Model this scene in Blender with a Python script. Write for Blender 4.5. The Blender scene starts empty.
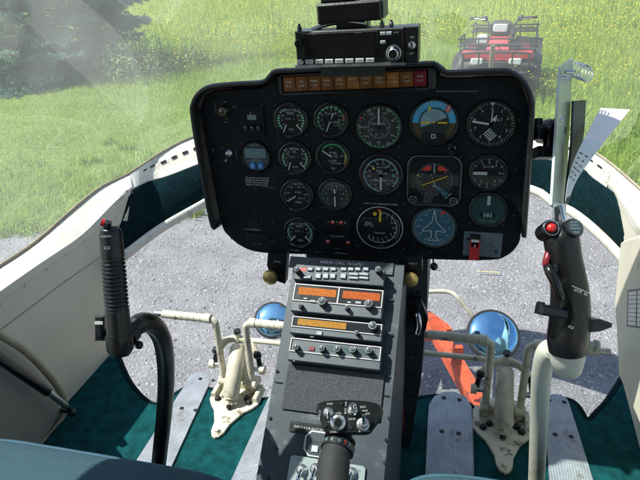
import bpy, bmesh, math, random
import numpy as np
from mathutils import Vector, Matrix
rnd = random.Random(7)
rng = np.random.default_rng(11)
sc = bpy.context.scene
COL = sc.collection
# ------------------------------------------------------------------ camera
F = 555.0
PITCH, YAW, ROLL = math.radians(26.6), math.radians(15), math.radians(3.3)
CAM = Vector((0, 0, 1.9))
_r0 = Vector((math.cos(YAW), math.sin(YAW), 0)); _fh = Vector((-math.sin(YAW), math.cos(YAW), 0))
_f = _fh * math.cos(PITCH) + Vector((0, 0, -math.sin(PITCH)))
_u0 = _fh * math.sin(PITCH) + Vector((0, 0, math.cos(PITCH)))
_r = math.cos(ROLL) * _r0 - math.sin(ROLL) * _u0
_u = math.cos(ROLL) * _u0 + math.sin(ROLL) * _r0
cd = bpy.data.cameras.new('camera'); cam = bpy.data.objects.new('camera', cd); COL.objects.link(cam)
cd.sensor_width = 36; cd.lens = 36 * F / 640; cd.clip_start = 0.02; cd.clip_end = 2000
m3 = Matrix((_r, _u, -_f)).transposed()
cam.matrix_world = Matrix.Translation(CAM) @ m3.to_4x4()
sc.camera = cam

def ray(px, py): return _f + _r * ((px - 320) / F) + _u * ((240 - py) / F)
def PX(px, py, X): d = ray(px, py); return CAM + d * (X / d.x)
def PY(px, py, Y): d = ray(px, py); return CAM + d * (Y / d.y)
def PZ(px, py, Z): d = ray(px, py); return CAM + d * ((Z - 1.9) / d.z)
def PD(px, py, z): return CAM + ray(px, py) * z
def depth(p): return (Vector(p) - CAM).dot(_f)
def plane_hit(px, py, o, n): d = ray(px, py); return CAM + d * ((o - CAM).dot(n) / d.dot(n))

# ------------------------------------------------------------------ materials
M = {}
def mat(name, col, rough=0.6, metal=0.0, var=0.12, vscale=30.0, bump=0.0, bscale=200.0, spec=0.5, island=0.0, col2=None, coat=0.0, chips=None):
    m = bpy.data.materials.new(name); m.use_nodes = True
    nt = m.node_tree; N = nt.nodes; L = nt.links
    p = N['Principled BSDF']
    p.inputs['Roughness'].default_value = rough; p.inputs['Metallic'].default_value = metal
    p.inputs['Specular IOR Level'].default_value = spec
    if coat: p.inputs['Coat Weight'].default_value = coat
    tc = N.new('ShaderNodeTexCoord')
    nz = N.new('ShaderNodeTexNoise'); nz.inputs['Scale'].default_value = vscale; nz.inputs['Detail'].default_value = 5
    L.new(tc.outputs['Object'], nz.inputs['Vector'])
    mx = N.new('ShaderNodeMix'); mx.data_type = 'RGBA'
    c2 = col2 or tuple(min(1, c * (1 + var)) for c in col)
    mx.inputs[6].default_value = tuple(c * (1 - var) for c in col) + (1,) if not col2 else tuple(col) + (1,)
    mx.inputs[7].default_value = tuple(c2) + (1,)
    mr = N.new('ShaderNodeMapRange'); mr.inputs[1].default_value = .35; mr.inputs[2].default_value = .65
    src = nz.outputs['Fac']
    if island:
        g = N.new('ShaderNodeNewGeometry'); mm = N.new('ShaderNodeMath'); mm.operation = 'MULTIPLY_ADD'
        mm.inputs[1].default_value = island; L.new(g.outputs['Random Per Island'], mm.inputs[0])
        m2 = N.new('ShaderNodeMath'); m2.operation = 'MULTIPLY'; m2.inputs[1].default_value = 1 - island
        L.new(nz.outputs['Fac'], m2.inputs[0]); L.new(m2.outputs[0], mm.inputs[2])
        src = mm.outputs[0]
        mr.inputs[1].default_value = .1; mr.inputs[2].default_value = .9
    L.new(src, mr.inputs[0]); L.new(mr.outputs[0], mx.inputs[0])
    base = mx.outputs[2]
    if chips:      # worn spots and grime of their own: (colour, amount 0..1, scale)
        cc, amt, csc = chips
        nc = N.new('ShaderNodeTexNoise'); nc.inputs['Scale'].default_value = csc; nc.inputs['Detail'].default_value = 8; nc.inputs['Roughness'].default_value = .7
        L.new(tc.outputs['Object'], nc.inputs['Vector']); cm = N.new('ShaderNodeMapRange'); cm.inputs[1].default_value = .60 - amt * .1; cm.inputs[2].default_value = .68 - amt * .1
        L.new(nc.outputs['Fac'], cm.inputs[0]); m4 = N.new('ShaderNodeMix'); m4.data_type = 'RGBA'; L.new(cm.outputs[0], m4.inputs[0]); L.new(base, m4.inputs[6]); m4.inputs[7].default_value = tuple(cc) + (1,); base = m4.outputs[2]
    L.new(base, p.inputs['Base Color'])
    if bump:
        n2 = N.new('ShaderNodeTexNoise'); n2.inputs['Scale'].default_value = bscale; n2.inputs['Detail'].default_value = 3
        L.new(tc.outputs['Object'], n2.inputs['Vector'])
        b = N.new('ShaderNodeBump'); b.inputs['Strength'].default_value = bump; b.inputs['Distance'].default_value = 0.002
        L.new(n2.outputs['Fac'], b.inputs['Height']); L.new(b.outputs['Normal'], p.inputs['Normal'])
    # worn roughness
    rr = N.new('ShaderNodeMapRange'); rr.inputs[3].default_value = max(0.02, rough - .1); rr.inputs[4].default_value = min(1, rough + .1)
    L.new(nz.outputs['Fac'], rr.inputs[0]); L.new(rr.outputs[0], p.inputs['Roughness'])
    M[name] = m
    return m

mat('panel_black', (.0045, .006, .009), .6, chips=((.012, .014, .017), .5, 26), bump=.5, bscale=900, spec=.22)
mat('shroud_black', (.017, .018, .020), .4, chips=((.06, .06, .06), .1, 40), bump=.25, bscale=700)
mat('dial_black', (.005, .006, .007), .5, spec=.3, coat=.5)
mat('bezel_grey', (.10, .108, .11), .4)
mat('dial_grey', (.018, .023, .022), .5, coat=.5)
mat('dial_teal', (.012, .045, .05), .4)
mat('dial_reflection', (.03, .10, .15), .4, coat=.5)  # blue reflection in the gauge glass, painted as dial colour
mat('sky_blue', (.06, .33, .54), .45)
mat('earth_brown', (.07, .046, .02), .5)
mat('mark_white', (.44, .47, .45), .6, var=.05)
mat('mark_dim', (.24, .30, .28), .6, var=.1)
mat('mark_green', (.05, .30, .13), .6)
mat('mark_red', (.62, .045, .02), .5)
mat('mark_yellow', (.62, .42, .03), .5)
mat('mark_cyan', (.20, .31, .35), .5)
mat('black_plastic', (.007, .007, .008), .33, chips=((.018, .018, .018), .2, 60), bump=.15, bscale=500)
mat('black_gloss', (.008, .008, .009), .22)
mat('black_rubber', (.018, .018, .018), .75, bump=.2, bscale=300)
mat('black_hole', (.003, .003, .003), .9)
mat('screw_dark', (.05, .052, .055), .35, metal=.7)
mat('steel', (.55, .56, .57), .3, metal=.9, var=.15, vscale=60)
mat('chrome', (.75, .77, .8), .12, metal=1)
mat('mirror_sky_tint', (.30, .62, .90), .03, metal=1, var=.03)  # blue of the reflected sky tinted into the mirror metal
mat('brass', (.50, .36, .13), .38, metal=.65, var=.2)
mat('console_grey', (.027, .038, .052), .48, chips=((.08, .09, .10), .3, 30), var=.08, bump=.12, bscale=500)
mat('console_dark', (.03, .037, .045), .55, bump=.15, bscale=400)
mat('radio_grey', (.062, .075, .090), .45, var=.08)
mat('radio_edge', (.42, .40, .40), .4, var=.06)
mat('button_grey', (.30, .32, .34), .45, var=.06)
mat('knob_grey', (.06, .063, .067), .4)
mat('plate_grey', (.25, .30, .30), .5, var=.08)
mat('valve_plate', (.11, .14, .17), .5)
mat('speaker_mesh', (.012, .013, .015), .5, bump=1.0, bscale=1400, col2=(.13, .135, .15), vscale=900)
mat('red_paint', (.48, .02, .02), .4)
mat('red_button', (.55, .02, .02), .35)
mat('blue_button', (.02, .16, .45), .4)
mat('lcd', (.10, .17, .19), .3, var=.04)
mat('amber_lens', (.19, .066, .012), .35, var=.3, vscale=60)
mat('amber_lens_light', (.29, .105, .015), .35, var=.3, vscale=60)
mat('red_lens', (.20, .012, .02), .35)
mat('screen_dark', (.012, .010, .011), .12)
mat('cream_paint', (.58, .55, .46), .42, chips=((.33, .30, .23), .3, 14), var=.05, vscale=12, bump=.04, bscale=60)
mat('white_paint', (.60, .585, .51), .4, chips=((.40, .37, .29), .25, 9), var=.04, vscale=12)
mat('wall_beige', (.60, .57, .46), .55, chips=((.52, .49, .40), .2, 4), var=.05, vscale=8, bump=.06, bscale=90)
mat('trim_tan', (.33, .29, .20), .6)
mat('pad_grey', (.30, .285, .25), .7, var=.08, vscale=10, bump=.2, bscale=250)
mat('pedal_cream', (.62, .59, .46), .42, chips=((.20, .17, .12), .45, 32), var=.12, vscale=40)
mat('pedal_grey', (.40, .39, .32), .45, var=.15, vscale=40)
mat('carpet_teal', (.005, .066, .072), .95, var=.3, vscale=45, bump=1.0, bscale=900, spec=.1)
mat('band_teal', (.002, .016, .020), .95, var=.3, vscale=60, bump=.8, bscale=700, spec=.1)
mat('seat_fabric', (.045, .092, .115), .9, var=.12, vscale=300, bump=.7, bscale=1200, spec=.15)
mat('seat_piping', (.03, .09, .13), .8)
mat('placard_white', (.72, .72, .69), .6)
mat('paper', (.85, .80, .78), .7, var=.03)
mat('paper_shade', (.68, .73, .75), .7, var=.06)  # bluish shade on the lower page, put into the paper colour
mat('card_green', (.012, .022, .018), .5)
mat('alu_plate', (.42, .47, .45), .35, metal=.5)
mat('trailer_orange', (.60, .095, .035), .5, chips=((.22, .08, .05), .5, 18), var=.18, vscale=14, bump=.1, bscale=100)
mat('trailer_rust', (.16, .07, .04), .8, var=.3)
mat('atv_red', (.46, .025, .04), .42, chips=((.28, .10, .09), .5, 9), coat=.3)
mat('atv_black', (.02, .02, .021), .5)
mat('tyre', (.022, .022, .022), .85, bump=.3, bscale=80)
mat('lens_clear', (.62, .64, .62), .15)
mat('wood', (.22, .15, .09), .8, var=.3)
mat('bark', (.07, .05, .035), .95, bump=1, bscale=40)
mat('shell_dark', (.06, .06, .065), .8)
mat('roof_lining', (.30, .30, .28), .9)
mat('stone', (.14, .14, .147), .9, island=.85, col2=(.37, .37, .385), vscale=90, spec=.2)
mat('straw', (.55, .48, .22), .8)

def emis(m, col, s):
    p = M[m].node_tree.nodes['Principled BSDF']
    p.inputs['Emission Color'].default_value = col + (1,); p.inputs['Emission Strength'].default_value = s
mat('disp_orange', (.32, .085, .006), .6, spec=.2, var=.3, vscale=300); emis('disp_orange', (1, .22, .02), .05)
mat('disp_red', (.30, .058, .005), .6, spec=.2, var=.3, vscale=300); emis('disp_red', (1, .14, .015), .05)
mat('disp_amber', (.28, .125, .012), .6, spec=.2, var=.3, vscale=400); emis('disp_amber', (1, .45, .05), .04)

def tread_mat():   # diamond tread: small raised bars in alternating directions
    m = mat('tread_plate', (.44, .475, .52), .38, metal=.35, chips=((.30, .29, .28), .4, 12), var=.15, vscale=25)
    nt = m.node_tree; N = nt.nodes; L = nt.links; p = N['Principled BSDF']
    tc = N.new('ShaderNodeTexCoord'); mp = N.new('ShaderNodeMapping'); mp.inputs['Rotation'].default_value = (0, 0, math.radians(45))
    L.new(tc.outputs['Object'], mp.inputs['Vector'])
    ck = N.new('ShaderNodeTexChecker'); ck.inputs['Scale'].default_value = 230; ck.inputs[1].default_value = (1, 1, 1, 1); ck.inputs[2].default_value = (0, 0, 0, 1)
    L.new(mp.outputs[0], ck.inputs['Vector'])
    b = N.new('ShaderNodeBump'); b.inputs['Strength'].default_value = .9; b.inputs['Distance'].default_value = .0015
    L.new(ck.outputs['Fac'], b.inputs['Height']); L.new(b.outputs['Normal'], p.inputs['Normal'])
    mx = N.new('ShaderNodeMix'); mx.data_type = 'RGBA'; mx.blend_type = 'MULTIPLY'; mx.inputs[0].default_value = 1
    old = p.inputs['Base Color'].links[0].from_socket
    cr = N.new('ShaderNodeMapRange'); cr.inputs[3].default_value = .62; cr.inputs[4].default_value = 1
    L.new(ck.outputs['Fac'], cr.inputs[0]); L.new(old, mx.inputs[6]); L.new(cr.outputs[0], mx.inputs[7])
    L.new(mx.outputs[2], p.inputs['Base Color'])
tread_mat()

def glass_mat(name, dust, tint=(.97, .99, .98), refl=.06):
    m = bpy.data.materials.new(name); m.use_nodes = True; nt = m.node_tree; N = nt.nodes; L = nt.links
    N.remove(N['Principled BSDF']); out = N['Material Output']
    tr = N.new('ShaderNodeBsdfTransparent'); tr.inputs[0].default_value = tint + (1,)
    gl = N.new('ShaderNodeBsdfGlossy'); gl.inputs['Roughness'].default_value = .01
    df = N.new('ShaderNodeBsdfTranslucent'); df.inputs[0].default_value = (.85, .9, .88, 1)
    lw = N.new('ShaderNodeLayerWeight'); pw = N.new('ShaderNodeMath'); pw.operation = 'POWER'; pw.inputs[1].default_value = 4
    L.new(lw.outputs['Facing'], pw.inputs[0])
    ma = N.new('ShaderNodeMath'); ma.operation = 'MULTIPLY_ADD'; ma.inputs[1].default_value = .28; ma.inputs[2].default_value = refl
    L.new(pw.outputs[0], ma.inputs[0])
    m1 = N.new('ShaderNodeMixShader'); L.new(ma.outputs[0], m1.inputs[0]); L.new(tr.outputs[0], m1.inputs[1]); L.new(gl.outputs[0], m1.inputs[2])
    tc = N.new('ShaderNodeTexCoord'); nz = N.new('ShaderNodeTexNoise'); nz.inputs['Scale'].default_value = 3; nz.inputs['Detail'].default_value = 6
    L.new(tc.outputs['Object'], nz.inputs['Vector'])
    mr = N.new('ShaderNodeMapRange'); mr.inputs[1].default_value = .3; mr.inputs[2].default_value = .75; mr.inputs[3].default_value = dust * .6; mr.inputs[4].default_value = dust * 1.5
    L.new(nz.outputs['Fac'], mr.inputs[0])
    m2 = N.new('ShaderNodeMixShader'); L.new(mr.outputs[0], m2.inputs[0]); L.new(m1.outputs[0], m2.inputs[1]); L.new(df.outputs[0], m2.inputs[2])
    L.new(m2.outputs[0], out.inputs['Surface'])
    M[name] = m
glass_mat('windshield_glass', .085)
glass_mat('skylight_glass', .01, (.93, .97, .95), .02)
glass_mat('chin_glass', .012, refl=.02)

def leaf_mat(name, ca, cb, trans=.35, cc=None):
    m = bpy.data.materials.new(name); m.use_nodes = True; nt = m.node_tree; N = nt.nodes; L = nt.links
    N.remove(N['Principled BSDF']); out = N['Material Output']
    g = N.new('ShaderNodeNewGeometry'); rp = N.new('ShaderNodeValToRGB')
    e = rp.color_ramp.elements; e[0].color = ca + (1,); e[1].color = cb + (1,)
    if cc:
        k = rp.color_ramp.elements.new(.93); k.color = cb + (1,); e[-1].color = cc + (1,)
    tc = N.new('ShaderNodeTexCoord'); nz = N.new('ShaderNodeTexNoise'); nz.inputs['Scale'].default_value = .8; nz.inputs['Detail'].default_value = 4
    L.new(tc.outputs['Object'], nz.inputs['Vector'])
    mm = N.new('ShaderNodeMath'); mm.operation = 'MULTIPLY_ADD'; mm.inputs[1].default_value = .6
    L.new(g.outputs['Random Per Island'], mm.inputs[0])
    mz = N.new('ShaderNodeMath'); mz.operation = 'MULTIPLY'; mz.inputs[1].default_value = .45; L.new(nz.outputs['Fac'], mz.inputs[0]); L.new(mz.outputs[0], mm.inputs[2])
    L.new(mm.outputs[0], rp.inputs[0])
    d = N.new('ShaderNodeBsdfDiffuse'); t = N.new('ShaderNodeBsdfTranslucent'); L.new(rp.outputs[0], d.inputs[0]); L.new(rp.outputs[0], t.inputs[0])
    mx = N.new('ShaderNodeMixShader'); mx.inputs[0].default_value = trans; L.new(d.outputs[0], mx.inputs[1]); L.new(t.outputs[0], mx.inputs[2])
    L.new(mx.outputs[0], out.inputs['Surface']); M[name] = m
leaf_mat('grass_blade', (.22, .36, .055), (.46, .58, .14), .4, (.58, .55, .26))
leaf_mat('meadow_blade', (.25, .40, .06), (.48, .58, .12), .4, (.62, .58, .22))
leaf_mat('flower_yellow', (.60, .45, .02), (.75, .62, .04), .3)
leaf_mat('spruce_needle', (.05, .13, .095), (.28, .46, .34), .25)
leaf_mat('weed_leaf', (.11, .22, .07), (.25, .38, .14), .35)

def ground_mat(name, a, b, c, s1, s2):
    m = bpy.data.materials.new(name); m.use_nodes = True; nt = m.node_tree; N = nt.nodes; L = nt.links; p = N['Principled BSDF']
    p.inputs['Roughness'].default_value = .95; p.inputs['Specular IOR Level'].default_value = .1
    tc = N.new('ShaderNodeTexCoord'); n1 = N.new('ShaderNodeTexNoise'); n1.inputs['Scale'].default_value = s1; n1.inputs['Detail'].default_value = 6
    n2 = N.new('ShaderNodeTexNoise'); n2.inputs['Scale'].default_value = s2; n2.inputs['Detail'].default_value = 4
    for n in (n1, n2): L.new(tc.outputs['Object'], n.inputs['Vector'])
    r1 = N.new('ShaderNodeValToRGB'); e = r1.color_ramp.elements; e[0].position = .38; e[1].position = .62; e[0].color = a + (1,); e[1].color = b + (1,)
    L.new(n1.outputs['Fac'], r1.inputs[0])
    mx = N.new('ShaderNodeMix'); mx.data_type = 'RGBA'; mr = N.new('ShaderNodeMapRange'); mr.inputs[1].default_value = .5; mr.inputs[2].default_value = .7
    L.new(n2.outputs['Fac'], mr.inputs[0]); L.new(mr.outputs[0], mx.inputs[0]); L.new(r1.outputs[0], mx.inputs[6]); mx.inputs[7].default_value = c + (1,)
    L.new(mx.outputs[2], p.inputs['Base Color'])
    bp = N.new('ShaderNodeBump'); bp.inputs['Strength'].default_value = .8; bp.inputs['Distance'].default_value = .02
    L.new(n2.outputs['Fac'], bp.inputs['Height']); L.new(bp.outputs['Normal'], p.inputs['Normal']); M[name] = m
ground_mat('turf', (.09, .16, .035), (.15, .22, .05), (.24, .21, .13), .7, 14)
ground_mat('gravel_bed', (.17, .17, .176), (.24, .24, .248), (.31, .31, .32), 4, 90)

# ------------------------------------------------------------------ mesh tools
class Fr:
    def __init__(s, o, x, y, n=None):
        s.o = Vector(o); s.x = Vector(x).normalized(); s.y = Vector(y).normalized()
        s.n = Vector(n).normalized() if n is not None else s.x.cross(s.y).normalized()
    def p(s, u, v, h=0): return s.o + s.x * u + s.y * v + s.n * h
    def at(s, u, v, h=0, rot=0):
        c, k = math.cos(rot), math.sin(rot)
        return Fr(s.p(u, v, h), s.x * c + s.y * k, s.y * c - s.x * k, s.n)

ORG = {}
def thing(name, label, cat, loc=(0, 0, 0), group=None):
    o = bpy.data.objects.new(name, None); COL.objects.link(o); o.location = loc
    o.empty_display_size = .05
    o['label'] = label; o['category'] = cat
    if group: o['group'] = group
    ORG[o.name] = Vector(loc); return o

TXT = {}
def text_mesh(s):
    if s in TXT: return TXT[s]
    cu = bpy.data.curves.new('t', 'FONT'); cu.body = s; cu.align_x = 'CENTER'; cu.align_y = 'CENTER'; cu.resolution_u = 1; cu.size = 1.0
    ob = bpy.data.objects.new('t', cu); me = bpy.data.meshes.new_from_object(ob)
    v = [(x.co.x, x.co.y) for x in me.vertices]; f = [tuple(p.vertices) for p in me.polygons]
    bpy.data.objects.remove(ob); bpy.data.curves.remove(cu); bpy.data.meshes.remove(me)
    TXT[s] = (v, f); return TXT[s]

class MB:
    def __init__(s): s.v = []; s.f = []; s.m = []; s.sm = []; s.mats = []
    def mi(s, m):
        if m not in s.mats: s.mats.append(m)
        return s.mats.index(m)
    def add(s, vs, fs, m, smooth=False):
        b = len(s.v); k = s.mi(m); s.v += [Vector(x) for x in vs]
        for f in fs: s.f.append(tuple(i + b for i in f)); s.m.append(k); s.sm.append(smooth)
    def box(s, fr, u0, u1, v0, v1, h0, h1, m, ch=0):
        P = fr.p
        if ch:
            a = [P(u0, v0, h0), P(u1, v0, h0), P(u1, v1, h0), P(u0, v1, h0), P(u0, v0, h1 - ch), P(u1, v0, h1 - ch), P(u1, v1, h1 - ch), P(u0, v1, h1 - ch),
                 P(u0 + ch, v0 + ch, h1), P(u1 - ch, v0 + ch, h1), P(u1 - ch, v1 - ch, h1), P(u0 + ch, v1 - ch, h1)]
            s.add(a, [(3, 2, 1, 0), (0, 1, 5, 4), (1, 2, 6, 5), (2, 3, 7, 6), (3, 0, 4, 7), (4, 5, 9, 8), (5, 6, 10, 9), (6, 7, 11, 10), (7, 4, 8, 11), (8, 9, 10, 11)], m)
        else:
            a = [P(u0, v0, h0), P(u1, v0, h0), P(u1, v1, h0), P(u0, v1, h0), P(u0, v0, h1), P(u1, v0, h1), P(u1, v1, h1), P(u0, v1, h1)]
            s.add(a, [(3, 2, 1, 0), (0, 1, 5, 4), (1, 2, 6, 5), (2, 3, 7, 6), (3, 0, 4, 7), (4, 5, 6, 7)], m)
    def prism(s, pts0, pts1, m, smooth=False, caps=(1, 1)):   # two loops of points
        n = len(pts0); s.add(list(pts0) + list(pts1), [(i, (i + 1) % n, (i + 1) % n + n, i + n) for i in range(n)], m, smooth)
        if caps[0]: s.add(pts0, [tuple(range(n))[::-1]], m)
        if caps[1]: s.add(pts1, [tuple(range(n))], m)
    def poly(s, fr, pts, h0, h1, m, ch=0):                     # extruded outline on a frame, chamfered front
        lo = [fr.p(u, v, h0) for u, v in pts]
        if not ch: s.prism(lo, [fr.p(u, v, h1) for u, v in pts], m); return
        mid = [fr.p(u, v, h1 - ch) for u, v in pts]
        cx = sum(p[0] for p in pts) / len(pts); cy = sum(p[1] for p in pts) / len(pts)
        top = []
        for u, v in pts:
            d = math.hypot(u - cx, v - cy) or 1; top.append(fr.p(u - (u - cx) / d * ch, v - (v - cy) / d * ch, h1))
        s.prism(lo, mid, m, caps=(1, 0)); s.prism(mid, top, m, caps=(0, 1))
    def flat(s, fr, pts, h, m): s.add([fr.p(u, v, h) for u, v in pts], [tuple(range(len(pts)))], m)
    def rect(s, fr, u0, u1, v0, v1, h, m): s.flat(fr, [(u0, v0), (u1, v0), (u1, v1), (u0, v1)], h, m)
    def disc(s, fr, r, h, m, seg=28): s.flat(fr, [(r * math.cos(2 * math.pi * i / seg), r * math.sin(2 * math.pi * i / seg)) for i in range(seg)], h, m)
    def arc(s, fr, r0, r1, a0, a1, h, m, seg=None):            # clockwise degrees from the top
        seg = seg or max(2, int(abs(a1 - a0) / 8)); vs = []; fs = []
        for i in range(seg + 1):
            a = math.radians(a0 + (a1 - a0) * i / seg); vs += [fr.p(r0 * math.sin(a), r0 * math.cos(a), h), fr.p(r1 * math.sin(a), r1 * math.cos(a), h)]
            if i: k = 2 * i; fs.append((k - 2, k, k + 1, k - 1))
        s.add(vs, fs, m)
    def lathe(s, fr, prof, m, seg=28, smooth=True, cap0=False, cap1=True):
        vs = []; fs = []; n = len(prof)
        for i in range(seg):
            a = 2 * math.pi * i / seg
            for r, h in prof: vs.append(fr.p(r * math.cos(a), r * math.sin(a), h))
        for i in range(seg):
            j = (i + 1) % seg
            for k in range(n - 1): fs.append((i * n + k, j * n + k, j * n + k + 1, i * n + k + 1))
        s.add(vs, fs, m, smooth)
        if cap1: s.add([vs[i * n + n - 1] for i in range(seg)], [tuple(range(seg))], m)
        if cap0: s.add([vs[i * n] for i in range(seg)], [tuple(range(seg))[::-1]], m)
    def cyl(s, fr, r, h0, h1, m, seg=24, ch=0, r1=None):
        r1 = r if r1 is None else r1
        s.lathe(fr, [(r, h0), (r1, h1 - ch), (r1 - ch, h1)] if ch else [(r, h0), (r1, h1)], m, seg, smooth=seg > 8, cap0=True)
    def tube(s, path, rad, m, seg=12, caps=True, smooth=True, flat=1.0, ref=None):
        path = [Vector(p) for p in path]; n = len(path)
        if not isinstance(rad, (list, tuple)): rad = [rad] * n
        T = []
        for i in range(n):
            a = path[max(0, i - 1)]; b = path[min(n - 1, i + 1)]; T.append((b - a).normalized())
        up = Vector(ref) if ref else (Vector((0, 0, 1)) if abs(T[0].z) < .9 else Vector((1, 0, 0)))
        x = (up - T[0] * up.dot(T[0])).normalized(); vs = []; fs = []
        for i in range(n):
            x = (x - T[i] * x.dot(T[i])).normalized(); y = T[i].cross(x)
            for k in range(seg):
                a = 2 * math.pi * k / seg; vs.append(path[i] + x * (rad[i] * math.cos(a)) + y * (rad[i] * flat * math.sin(a)))
        for i in range(n - 1):
            for k in range(seg):
                l = (k + 1) % seg; fs.append((i * seg + k, i * seg + l, (i + 1) * seg + l, (i + 1) * seg + k))
        s.add(vs, fs, m, smooth)
        if caps: s.add(vs[:seg], [tuple(range(seg))[::-1]], m); s.add(vs[-seg:], [tuple(range(seg))], m)
    def strip(s, A, B, m, smooth=False):
        n = len(A); s.add(list(A) + list(B), [(i, i + 1, n + i + 1, n + i) for i in range(n - 1)], m, smooth)
    def slab(s, A, B, t, m, smooth=False):     # a strip with thickness vector t
        t = Vector(t); A2 = [Vector(a) + t for a in A]; B2 = [Vector(b) + t for b in B]
        s.strip(A, B, m, smooth); s.strip(B2, A2, m, smooth); s.strip(A2, A, m); s.strip(B, B2, m)
        s.add([A[0], B[0], B2[0], A2[0]], [(0, 1, 2, 3)], m); s.add([A[-1], A2[-1], B2[-1], B[-1]], [(0, 1, 2, 3)], m)
    def grid(s, rows, m, smooth=True):
        n = len(rows[0]); vs = [p for r in rows for p in r]
        s.add(vs, [(i * n + k, i * n + k + 1, (i + 1) * n + k + 1, (i + 1) * n + k) for i in range(len(rows) - 1) for k in range(n - 1)], m, smooth)
    def ball(s, c, r, m, seg=14, sq=(1, 1, 1)):
        c = Vector(c); vs = []; fs = []; rn = seg // 2
        for i in range(rn + 1):
            t = math.pi * i / rn
            for k in range(seg):
                a = 2 * math.pi * k / seg; vs.append(c + Vector((r * sq[0] * math.sin(t) * math.cos(a), r * sq[1] * math.sin(t) * math.sin(a), r * sq[2] * math.cos(t))))
        for i in range(rn):
            for k in range(seg): fs.append((i * seg + k, (i + 1) * seg + k, (i + 1) * seg + (k + 1) % seg, i * seg + (k + 1) % seg))
        s.add(vs, fs, m, True)
    def text(s, t, fr, u, v, h, m, H=.0004, rot=0, sx=1.0):    # h: letter height
        vs, fs = text_mesh(t); k = h / .7; f2 = fr.at(u, v, H, rot)
        s.add([f2.p(x * k * sx, y * k) for x, y in vs], fs, m)
    def screw(s, fr, u, v, r, h=.001, m='screw_dark'):
        f2 = fr.at(u, v, 0, rnd.uniform(0, 3)); s.lathe(f2, [(r, 0), (r, h * .6), (r * .7, h)], m, 10)
        s.rect(f2, -r * .75, r * .75, -r * .15, r * .15, h + .0001, 'black_hole')
    def build(s, name, parent=None, label=None, cat=None, group=None, kind=None, bevel=0, solid=0, local=False, wn=False):
        me = bpy.data.meshes.new(name)
        if parent is not None: org = ORG[parent.name]
        elif local or kind: org = Vector((0, 0, 0))
        else:
            xs = [v.x for v in s.v]; ys = [v.y for v in s.v]; org = Vector(((min(xs) + max(xs)) / 2, (min(ys) + max(ys)) / 2, min(v.z for v in s.v)))
        me.from_pydata([tuple(v - org) for v in s.v], [], s.f)
        for m in s.mats: me.materials.append(M[m])
        me.polygons.foreach_set('material_index', s.m); me.polygons.foreach_set('use_smooth', s.sm); me.update()
        o = bpy.data.objects.new(name, me); COL.objects.link(o)
        if parent is not None: o.parent = parent
        else: o.location = org
        ORG[o.name] = org
        if label: o['label'] = label
        if cat: o['category'] = cat
        if group: o['group'] = group
        if kind: o['kind'] = kind
        if bevel:
            b = o.modifiers.new('bevel', 'BEVEL'); b.width = bevel; b.segments = 2; b.limit_method = 'ANGLE'; b.angle_limit = math.radians(40)
        if solid:
            q = o.modifiers.new('solidify', 'SOLIDIFY'); q.thickness = solid; q.offset = 0
        return o

def cat_rom(pts, n=6):
    P = [Vector(p) for p in pts]; P = [P[0] * 2 - P[1]] + P + [P[-1] * 2 - P[-2]]; out = []
    for i in range(1, len(P) - 2):
        a, b, c, d = P[i - 1:i + 3]
        for k in range(n):
            t = k / n; out.append(.5 * (2 * b + (c - a) * t + (2 * a - 5 * b + 4 * c - d) * t * t + (3 * b - a - 3 * c + d) * t ** 3))
    out.append(P[-2]); return out
def cr2(pts, n=6): return [(v.x, v.y) for v in cat_rom([(a, b, 0) for a, b in pts], n)]
def rrect(u0, u1, v0, v1, r, n=4):
    out = []
    for cx, cy, a0 in ((u1 - r, v1 - r, 0), (u0 + r, v1 - r, 90), (u0 + r, v0 + r, 180), (u1 - r, v0 + r, 270)):
        for i in range(n + 1):
            a = math.radians(a0 + 90 * i / n); out.append((cx + r * math.cos(a), cy + r * math.sin(a)))
    return out
def np_mesh(name, V, T, mats, kind=None, label=None, parent=None, smooth=False):
    me = bpy.data.meshes.new(name); n = len(T)
    me.vertices.add(len(V)); me.vertices.foreach_set('co', np.asarray(V, np.float32).ravel())
    me.loops.add(n * 3); me.loops.foreach_set('vertex_index', np.asarray(T, np.int32).ravel())
    me.polygons.add(n); me.polygons.foreach_set('loop_start', np.arange(0, n * 3, 3, dtype=np.int32))
    me.polygons.foreach_set('loop_total', np.full(n, 3, np.int32))
    if smooth: me.polygons.foreach_set('use_smooth', np.ones(n, bool))
    for m in mats: me.materials.append(M[m])
    me.update(calc_edges=True); me.validate()
    o = bpy.data.objects.new(name, me); COL.objects.link(o)
    if kind: o['kind'] = kind
    if label: o['label'] = label
    if parent is not None: o.parent = parent
    ORG[o.name] = Vector((0, 0, 0)) if parent is None else ORG[parent.name]
    return o
# ================================================================== instrument panel
PANY = .95
PF = Fr((0, PANY, 0), (1, 0, 0), (0, 0, 1), (0, -1, 0))
def pan(px, py, h=0): q = PY(px, py, PANY - h); return q.x, q.z
def pk(px, py): return depth(PY(px, py, PANY)) / F          # metres per pixel on the panel
panel = thing('instrument_panel', 'wide black instrument panel full of round gauges under an amber warning light row', 'instrument panel', (-.18, PANY, 1.37))
face_px = [(200, 112), (203, 100), (212, 92), (262, 88), (268, 78), (276, 73), (350, 69), (431, 65), (440, 70), (446, 79), (508, 77), (520, 84), (526, 98), (528, 112),
           (524, 180), (521, 232), (517, 246), (506, 256), (490, 260), (440, 259.5), (380, 257), (300, 254), (262, 252.5), (243, 247), (229, 236), (221, 222), (210, 165)]
fpts = cr2([pan(*p) for p in face_px], 3)
b = MB(); b.poly(PF, fpts, -.012, 0, 'panel_black')
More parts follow.
